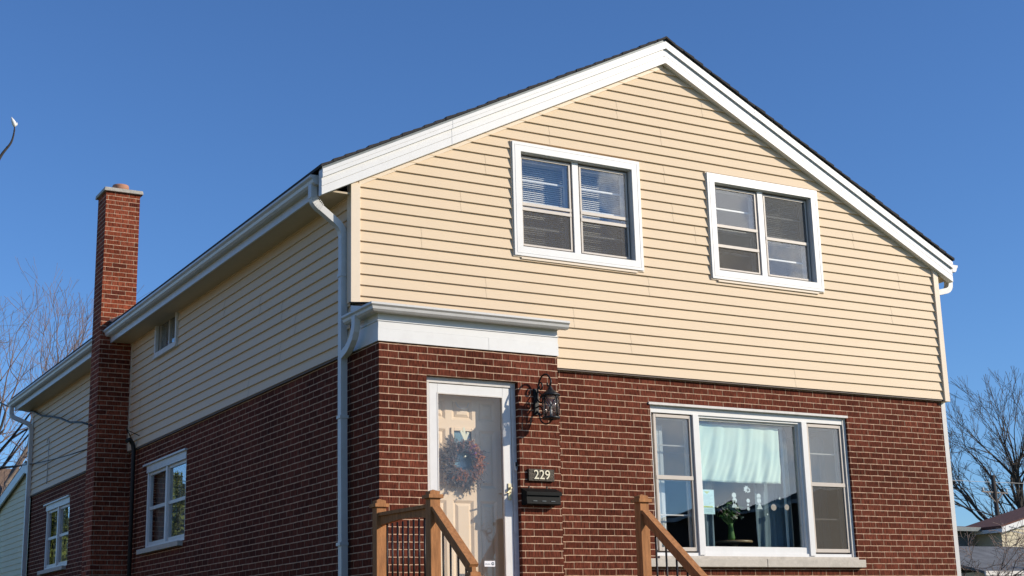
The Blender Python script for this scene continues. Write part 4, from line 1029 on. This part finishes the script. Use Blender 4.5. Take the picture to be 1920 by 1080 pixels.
# ---------------------------------------------------------------- neighbours
def gable_house(name, x0, x1, y0, y1, zb, ze, zr, axis, wall, roof, label, over=.35, trim='white', groove=True):
    t = thing(name, ((x0+x1)/2, (y0+y1)/2, zb), label, "house")
    b = MB(); xm = (x0+x1)/2; ym = (y0+y1)/2
    def put(zfun):
        pass
    # walls as lapped courses
    z = zb
    def ext(zz):
        if zz <= ze: return 0
        return (zz-ze)/(zr-ze)
    if axis == 'y':      # ridge along y: gables face -y and +y
        while z < zr-.02:
            z2 = min(z+.13, zr); f0, f1 = ext(z), ext(z2); h = (x1-x0)/2
            a0, a1, c0, c1 = x0+h*f0, x1-h*f0, x0+h*f1, x1-h*f1
            b.face([(a0,y0-.015,z), (a1,y0-.015,z), (c1,y0,z2), (c0,y0,z2)]); b.face([(a1,y0-.015,z), (a0,y0-.015,z), (a0,y0,z), (a1,y0,z)])
            b.face([(a1,y1,z), (a0,y1,z), (c0,y1,z2), (c1,y1,z2)])
            if z2 <= ze+.02:
                b.face([(x0-.015,y1,z), (x0-.015,y0,z), (x0,y0,z2), (x0,y1,z2)]); b.face([(x1,y0,z), (x1,y1,z), (x1,y1,z2), (x1,y0,z2)])
                b.face([(x0-.015,y0,z), (x0-.015,y1,z), (x0,y1,z), (x0,y0,z)])
            z = z2
    else:
        while z < zr-.02:
            z2 = min(z+.13, zr); f0, f1 = ext(z), ext(z2); h = (y1-y0)/2
            a0, a1, c0, c1 = y0+h*f0, y1-h*f0, y0+h*f1, y1-h*f1
            b.face([(x0-.015,a1,z), (x0-.015,a0,z), (x0,c0,z2), (x0,c1,z2)]); b.face([(x0-.015,a0,z), (x0-.015,a1,z), (x0,a1,z), (x0,a0,z)])
            b.face([(x1,a0,z), (x1,a1,z), (x1,c1,z2), (x1,c0,z2)])
            if z2 <= ze+.02:
                b.face([(x0,y0-.015,z), (x1,y0-.015,z), (x1,y0,z2), (x0,y0,z2)]); b.face([(x1,y1,z), (x0,y1,z), (x0,y1,z2), (x1,y1,z2)])
            z = z2
    b.build("wall", wall, t)
    b = MB(); rb = MB(); th = .10
    if axis == 'y':
        s_ = (zr-ze)/((x1-x0)/2); e = over
        for sg, xe in ((-1, x0-e), (1, x1+e)):
            zl = ze-e*s_
            p = [(xe,y0-e,zl), (xm,y0-e,zr), (xm,y1+e,zr), (xe,y1+e,zl)]
            q = [(a, c, d+th+.02) for a, c, d in p]
            b.hexa((p if sg < 0 else [p[1],p[0],p[3],p[2]])+(q if sg < 0 else [q[1],q[0],q[3],q[2]]))
            rb.prism([(xe,y0-e-.02,zl-.16), (xm,y0-e-.02,zr-.16), (xm,y0-e-.02,zr+.06), (xe,y0-e-.02,zl+.06)][:: (1 if sg < 0 else -1)], (0,.04,0))
            rb.box(min(xe,xe-sg*.03), max(xe,xe-sg*.03), y0-e+.02, y1+e, zl-.14, zl+.02)
    else:
        s_ = (zr-ze)/((y1-y0)/2); e = over
        for sg, ye in ((-1, y0-e), (1, y1+e)):
            zl = ze-e*s_
            p = [(x0-e,ye,zl), (x1+e,ye,zl), (x1+e,ym,zr), (x0-e,ym,zr)]
            q = [(a, c, d+th+.02) for a, c, d in p]
            b.hexa((p if sg < 0 else [p[3],p[2],p[1],p[0]])+(q if sg < 0 else [q[3],q[2],q[1],q[0]]))
            rb.prism([(x0-e-.02,ye,zl-.16), (x0-e-.02,ym,zr-.16), (x0-e-.02,ym,zr+.06), (x0-e-.02,ye,zl+.06)][:: (1 if sg > 0 else -1)], (.04,0,0))
            rb.box(x0-e+.02, x1+e, min(ye,ye-sg*.03), max(ye,ye-sg*.03), zl-.14, zl+.02)
    b.build("roof", roof, t); rb.build("roof_trim", M[trim], t)
    return t
def add_window(t, pts, w_, h, face, mt='white2', glass=None):
    """pts (x,y,z) lower centre on wall; face '-y' or '-x' """
    x, y, z = pts; f = empty_part("window", pts, t); b = MB(); g = MB()
    if face == '-y':
        frame_ring(b, x-w_/2, x+w_/2, z, z+h, .07, y-.05, y-.018); b.box(x-.02, x+.02, y-.045, y-.018, z+.07, z+h-.07); g.box(x-w_/2+.07, x+w_/2-.07, y-.03, y-.02, z+.07, z+h-.07)
    elif face == '+y':
        frame_ring(b, x-w_/2, x+w_/2, z, z+h, .07, y+.018, y+.05); b.box(x-.02, x+.02, y+.018, y+.045, z+.07, z+h-.07); g.box(x-w_/2+.07, x+w_/2-.07, y+.02, y+.03, z+.07, z+h-.07)
    b.build("window_frame", M[mt], f); g.build("pane", glass or M['dark_glass'], f)
M['dark_glass'] = mat("dark reflective glass", (.02,.025,.03), .06, spec=.8)
sid_r = mat("neighbour beige siding", (.50,.44,.31), .7, var=.05, vscale=2)
sid_l = mat("neighbour cream siding", (.86,.70,.46), .7, var=.05, vscale=2)
grey_s = mat("grey shed siding", (.10,.11,.11), .8, var=.1)
roof_red = mat("red brown shingle", (.12,.045,.032), .95, var=.4, vscale=8, bump=.4)
roof_grey = mat("weathered grey roofing", (.13,.135,.14), .95, var=.35, vscale=2.5, bump=.4, dirt=(.07,.07,.07), dscale=1.2, damt=.7)
roof_brown = mat("brown shingle", (.19,.12,.075), .95, var=.4, vscale=12, bump=.4)
gable_house("rear_garage", 1.5, 9, 16.5, 27.5, -1.15, 2.95, 4.03, 'x', sid_l, roof_brown, "cream sided garage with white rake board just behind the rear downspout", .10)
gable_house("distant_house", 2.0, 16, 44, 56, -1.15, 4.6, 7.2, 'x', sid_l, roof_brown, "far house with a brown shingle roof showing above the rear garage")
t = gable_house("neighbour_house", 40.3, 54.3, 28, 29.8, -1.15, 3.72, 5.45, 'y', sid_r, roof_red, "beige sided neighbour house with red brown roof and white rake board, far right")
add_window(t, (44.5,28,.4), 1.4, 1.3, '-y')
t = thing("grey_shed", (39.0,31,-1.15), "dark grey shed wall under a low roof left of the beige neighbour house", "shed")
b = MB(); b.hexa([(38.2,29.2,-1.15), (39.95,29.2,-1.15), (39.95,33.3,-1.15), (38.2,33.3,-1.15), (38.2,29.2,3.72), (39.95,29.2,3.72), (39.95,33.3,4.12), (38.2,33.3,4.12)]); b.build("wall", grey_s, t)
b = MB(); b.hexa([(37.9,28.7,3.68), (39.9,28.7,3.68), (39.9,33.5,4.15), (37.9,33.5,4.15), (37.9,28.7,3.78), (39.9,28.7,3.78), (39.9,33.5,4.27), (37.9,33.5,4.27)]); b.build("roof", roof_red, t)
b = MB(); b.box(37.88, 39.9, 28.64, 28.70, 3.60, 3.76); b.build("fascia", M['metal_grey'], t)
t = thing("grey_garage", (33,21,-1.15), "low garage with a worn grey roof in front of the beige neighbour house", "garage")
b = MB(); b.box(29.4, 37.5, 19.2, 24.2, -1.15, 1.50); b.build("wall", sid_r, t)
b = MB(); b.hexa([(29.0,18.8,1.42), (38,18.8,1.42), (38,22.6,2.45), (29.0,22.6,2.45), (29.0,18.8,1.50), (38,18.8,1.50), (38,22.6,2.53), (29.0,22.6,2.53)])
b.hexa([(29.0,22.6,2.45), (38,22.6,2.45), (38,25.0,1.42), (29.0,25.0,1.42), (29.0,22.6,2.53), (38,22.6,2.53), (38,25.0,1.50), (29.0,25.0,1.50)]); b.build("roof", roof_grey, t)
b = MB(); b.box(29.0, 31.2, 18.74, 18.80, 1.36, 1.50); b.build("fascia", M['weathered'], t)
t = thing("fence_post", (31.9,18.5,-1.15), "slim grey post standing in front of the grey garage roof", "post")
b = MB(); b.box(31.86, 31.95, 18.46, 18.55, -1.15, 2.22); b.box(31.84, 31.97, 18.44, 18.57, 2.22, 2.26); b.build("post", M['weathered'], t, bevel=.01)

# house and trees across the street: only mirrored in the front windows
t = gable_house("house_across_street", 33.3, 47, -46, -28.5, -1.2, 5.05, 5.75, 'y', mat("across street brick", (.05,.035,.03), .9, var=.2), roof_grey, "low dark house across the street, mirrored in the picture window")
t2 = gable_house("added_bounce_building", -20, -10.5, -1, 13, -1.2, 3.6, 6.0, 'y', mat("added building tan siding", (.33,.25,.19), .7, var=.04), roof_grey, "unseen tan sided house added on the left to bounce light onto the side wall")  # unseen house added as a reflector for the shaded left wall
for x in (36, 40.5, 44): add_window(t, (x,-28.5,.3), 1.5, 1.3, '+y')

# utility pole -----------------------------------------------------------
t = thing("utility_pole", (59.3,45,-1.15), "wooden utility pole with a crossarm beyond the right neighbour roofs", "utility pole")
b = MB(); b.tube([(59.6,45,-1.15), (59.3,45,8.3)], [.17,.12], 10); b.build("mast", M['bark_dark'], t)
b = MB(); b.beam((58.3,45,7.35), (60.4,45,7.30), .06, .07); b.beam((58.7,44.95,7.3), (59.33,44.95,6.7), .05, .05); b.beam((59.9,44.95,7.3), (59.33,44.95,6.7), .05, .05); b.build("crossarm", M['bark_pale'], t)
for x in (58.4, 60.3):
    b = MB(); b.lathe((x,45,7.38), [(.05,0), (.08,.06), (.05,.12), (.07,.16), (.03,.20)], 10); b.build("insulator", M['white2'], t)
g = "overhead wires to the right of the house"
wire("power_line", (40,46,8.3), (80,44,8.1), .3, .014, M['wire_lt'], "highest faint wire crossing the right sky", g)
wire("power_line", (40,46,7.35), (59.2,45,7.55), .2, .014, M['wire'], "wire meeting the utility pole crossarm from the left", g)
wire("power_line", (59.2,45,7.55), (90,44,7.6), .3, .014, M['wire'], "wire leaving the utility pole crossarm to the right", g)
wire("power_line", (36,28,5.1), (45,31,4.3), .15, .02, M['wire'], "dark sagging wire above the red brown roof", g)
wire("power_line", (28.8,17.5,2.72), (36,18.5,2.36), .05, .016, M['wire_lt'], "upper bright wire crossing in front of the dark shed", g)
wire("power_line", (28.8,17.5,2.60), (36,18.5,2.15), .05, .014, M['wire_lt'], "lower bright wire crossing in front of the dark shed", g)

# ---------------------------------------------------------------- trees
def tree_mesh(base, h, r0_, rng, spread=.45, levels=6, up=.25, lean=(0,0), split0=.3, twig=.005, fine=1.0, first=None, kids=(2,3), rmin=.012, seglen=1.0):
    wood = MB(); tw = MB()
    def branch(p, d, L_, r, lev):
        n = 5 if lev < 3 else 3; pts = [p.copy()]; rs = [r]; cur = p.copy(); dd = d.copy()
        r1 = max(rmin*.5, r*.62)
        for i in range(n):
            dd = (dd+Vector((rng.gauss(0,1), rng.gauss(0,1), rng.gauss(0,1)))*.11+Vector((0,0,up*.12))).normalized()
            cur = cur+dd*L_/n; pts.append(cur.copy()); rs.append(r+(r1-r)*(i+1)/n)
        (wood if lev < 4 else tw).tube(pts, rs, 8 if lev < 2 else (5 if lev < 4 else 3), cap=False)
        if lev >= levels: return
        k = rng.randint(*kids)
        for c in range(k):
            ax = dd.orthogonal().normalized(); ax = Matrix.Rotation(rng.uniform(0, 6.28)+c*2.4, 3, dd) @ ax
            ang = rng.uniform(.5, 1.2)*spread*(1 if c else .55)
            nd = (Matrix.Rotation(ang, 3, ax) @ dd); nd = (nd+Vector((0,0,up*.35))).normalized()
            branch(cur, nd, L_*rng.uniform(.66, .86), r1*(.95 if c == 0 else rng.uniform(.6, .85)), lev+1)
        if lev >= 1:
            for c in range(int(fine*rng.choice((1, 2)))):
                j = rng.randint(1, n-1); ax = dd.orthogonal().normalized(); ax = Matrix.Rotation(rng.uniform(0, 6.28), 3, dd) @ ax
                nd = (Matrix.Rotation(rng.uniform(.6, 1.2)*spread*1.3, 3, ax) @ dd); nd = (nd+Vector((0,0,up*.3))).normalized()
                branch(pts[j], nd, L_*rng.uniform(.45, .65), rs[j]*.5, min(levels, lev+2))
    branch(Vector(base), Vector((lean[0], lean[1], 1)).normalized(), h*split0, r0_, 0)
    return wood, tw
def tree(name, base, h, r0_, seed, label, cat="tree", mt='bark_dark', tm=None, group=None, **kw):
    rng = random.Random(seed); t = thing(name, base, label, cat, group)
    wd, tw = tree_mesh(base, h, r0_, rng, **kw)
    wd.build("trunk", M[mt], t); tw.build("crown", tm or M[mt], t)
    return t
twig_red = mat("reddish twig", (.23,.165,.14), .9)
twig_grey = mat("grey brown twig", (.085,.068,.055), .9)
tree("bare_tree", (69.0,50,-1.15), 10.3, .55, 11, "large bare tree with a spreading crown at the right edge", tm=twig_grey, spread=.45, levels=7, up=.14, split0=.42, kids=(2,3), rmin=.022, fine=1.3, lean=(-.03,0))
g = "bare trees behind the right neighbours"
for i, (x, y, h, s_, lab) in enumerate(((50.6,40,4.3,21,"small bare tree against the right corner of the brick wall"), (55.2,44,4.3,22,"low bare tree between the corner and the utility pole"), (66.5,56,5.0,23,"distant bare tree behind the utility pole"))):
    tree("small_bare_tree", (x,y,-1.15), h, .13, s_, lab, tm=twig_grey, group=g, spread=.6, levels=6, up=.15, split0=.32, kids=(2,3), rmin=.012)
tree("overgrown_shrub", (26.6,17.0,-1.15), 3.5, .08, 31, "tangled leafless shrub beside the brick corner in front of the grey garage", "shrub", tm=twig_red, spread=.8, levels=6, up=-.02, split0=.34, kids=(2,3), rmin=.014, fine=1.6)
tree("bare_tree", (-1.2,31,-1.15), 9.4, .26, 41, "bare tree whose dark boughs enter the picture from the left edge", tm=twig_red, spread=.6, levels=7, up=.14, split0=.36, lean=(.22,0), kids=(2,3), rmin=.009, fine=.8)
tree("bare_tree", (2.0,29,-1.15), 8.0, .24, 42, "pale barked bare tree standing behind the rear roof", mt='bark_pale', tm=twig_red, spread=.42, levels=6, up=.16, split0=.36, kids=(2,3), rmin=.010)
tree("bare_tree", (4.7,33,-1.15), 5.6, .14, 43, "farther bare tree showing between the roof edge and the chimney", mt='bark_pale', tm=twig_red, spread=.42, levels=6, up=.2, split0=.36, kids=(2,2), rmin=.009)
tree("bare_tree", (33,-50,-1.2), 10, .3, 51, "bare tree across the street, mirrored in the right side of the picture window", spread=.5, levels=6, up=.15, kids=(2,3))
tree("bare_tree", (20,-52,-1.2), 9, .25, 52, "bare tree behind the house across the street", spread=.5, levels=6, up=.15, kids=(2,3))
# magnolia twig, near
t = thing("magnolia_tree", (-5.65,-6.1,-1.5), "magnolia twig tipped with one white bud reaching in from the left", "tree")
b = MB(); b.tube(scroll([(-5.65,-6.1,-1.5), (-5.62,-6.12,-.2), (-5.5,-6.2,.6), (-5.2,-6.3,1.1)], 4), [.05,.05,.048,.045,.04,.038,.034,.03,.026,.022,.018,.014,.01], 8); b.build("trunk", M['bark_pale'], t)
b = MB(); b.tube(scroll([(-5.2,-6.3,1.1), (-4.85,-6.42,1.36), (-4.6,-6.48,1.60), (-4.48,-6.5,1.765), (-4.443,-6.5,1.835), (-4.413,-6.5,1.885), (-4.403,-6.5,1.93), (-4.402,-6.5,1.962)], 4), [.010-.0075*i/28 for i in range(29)], 6)
for p, q in (((-4.43,-6.5,1.862), (-4.424,-6.5,1.868)), ((-4.404,-6.5,1.938), (-4.399,-6.5,1.945))): b.tube([p, q], [.0035,.002], 5)
b.build("twig", M['bark_dark'], t)
b = MB(); b.tube([(-4.402,-6.5,1.958), (-4.403,-6.5,1.966), (-4.406,-6.5,1.977), (-4.412,-6.5,1.989), (-4.417,-6.5,2.000)], [.003,.0085,.0095,.006,.001], 8)
b.tube([(-4.399,-6.5,1.960), (-4.394,-6.5,1.970), (-4.393,-6.5,1.980)], [.001,.004,.001], 6); b.build("bud", M['bud'], t)
# evergreens to the left rear: mirrored in the side windows
def evergreen(base, h, r, seed, lab):
    t = thing("evergreen_tree", base, lab, "tree", "evergreens left of the house"); rng = random.Random(seed); B0 = Vector(base)
    b = MB(); b.tube([B0, B0+Vector((0,0,h*.9))], [.18,.03], 8); b.build("trunk", M['bark_dark'], t)
    b = MB()
    for k in range(5200):
        f = rng.random()**1.3; rr = r*(1-f)**.8*(.55+.45*rng.random()); a = rng.uniform(0, 6.28)
        rr *= .75+.25*math.sin(a*3+f*19)
        c = B0+Vector((rr*math.cos(a), rr*math.sin(a), .25+f*h*.97-.25*rr)); s_ = rng.uniform(.07, .19)
        ax = Vector((math.cos(a), math.sin(a), -.4+rng.gauss(0,.4))).normalized(); bx = Vector((rng.gauss(0,1), rng.gauss(0,1), rng.gauss(0,1))).cross(ax).normalized()
        b.face([c-ax*s_, c-bx*s_*.35, c+ax*s_, c+bx*s_*.35])
    b.build("crown", M['evergreen'], t)
for k, (x, y, h, r) in enumerate(((-6.4,27,5.6,1.6), (-4.0,31,5.0,1.5), (-5.2,35.5,5.5,1.7), (-8.2,33,6.2,1.9))):
    evergreen((x,y,-1.15), h, r, k+1, ("yellow green evergreen mirrored in the near side window", "evergreen nearest the rear downspout, mirrored in the far side window", "evergreen at the back of the yard, mirrored in the far side window", "tallest evergreen at the back left of the yard")[k])
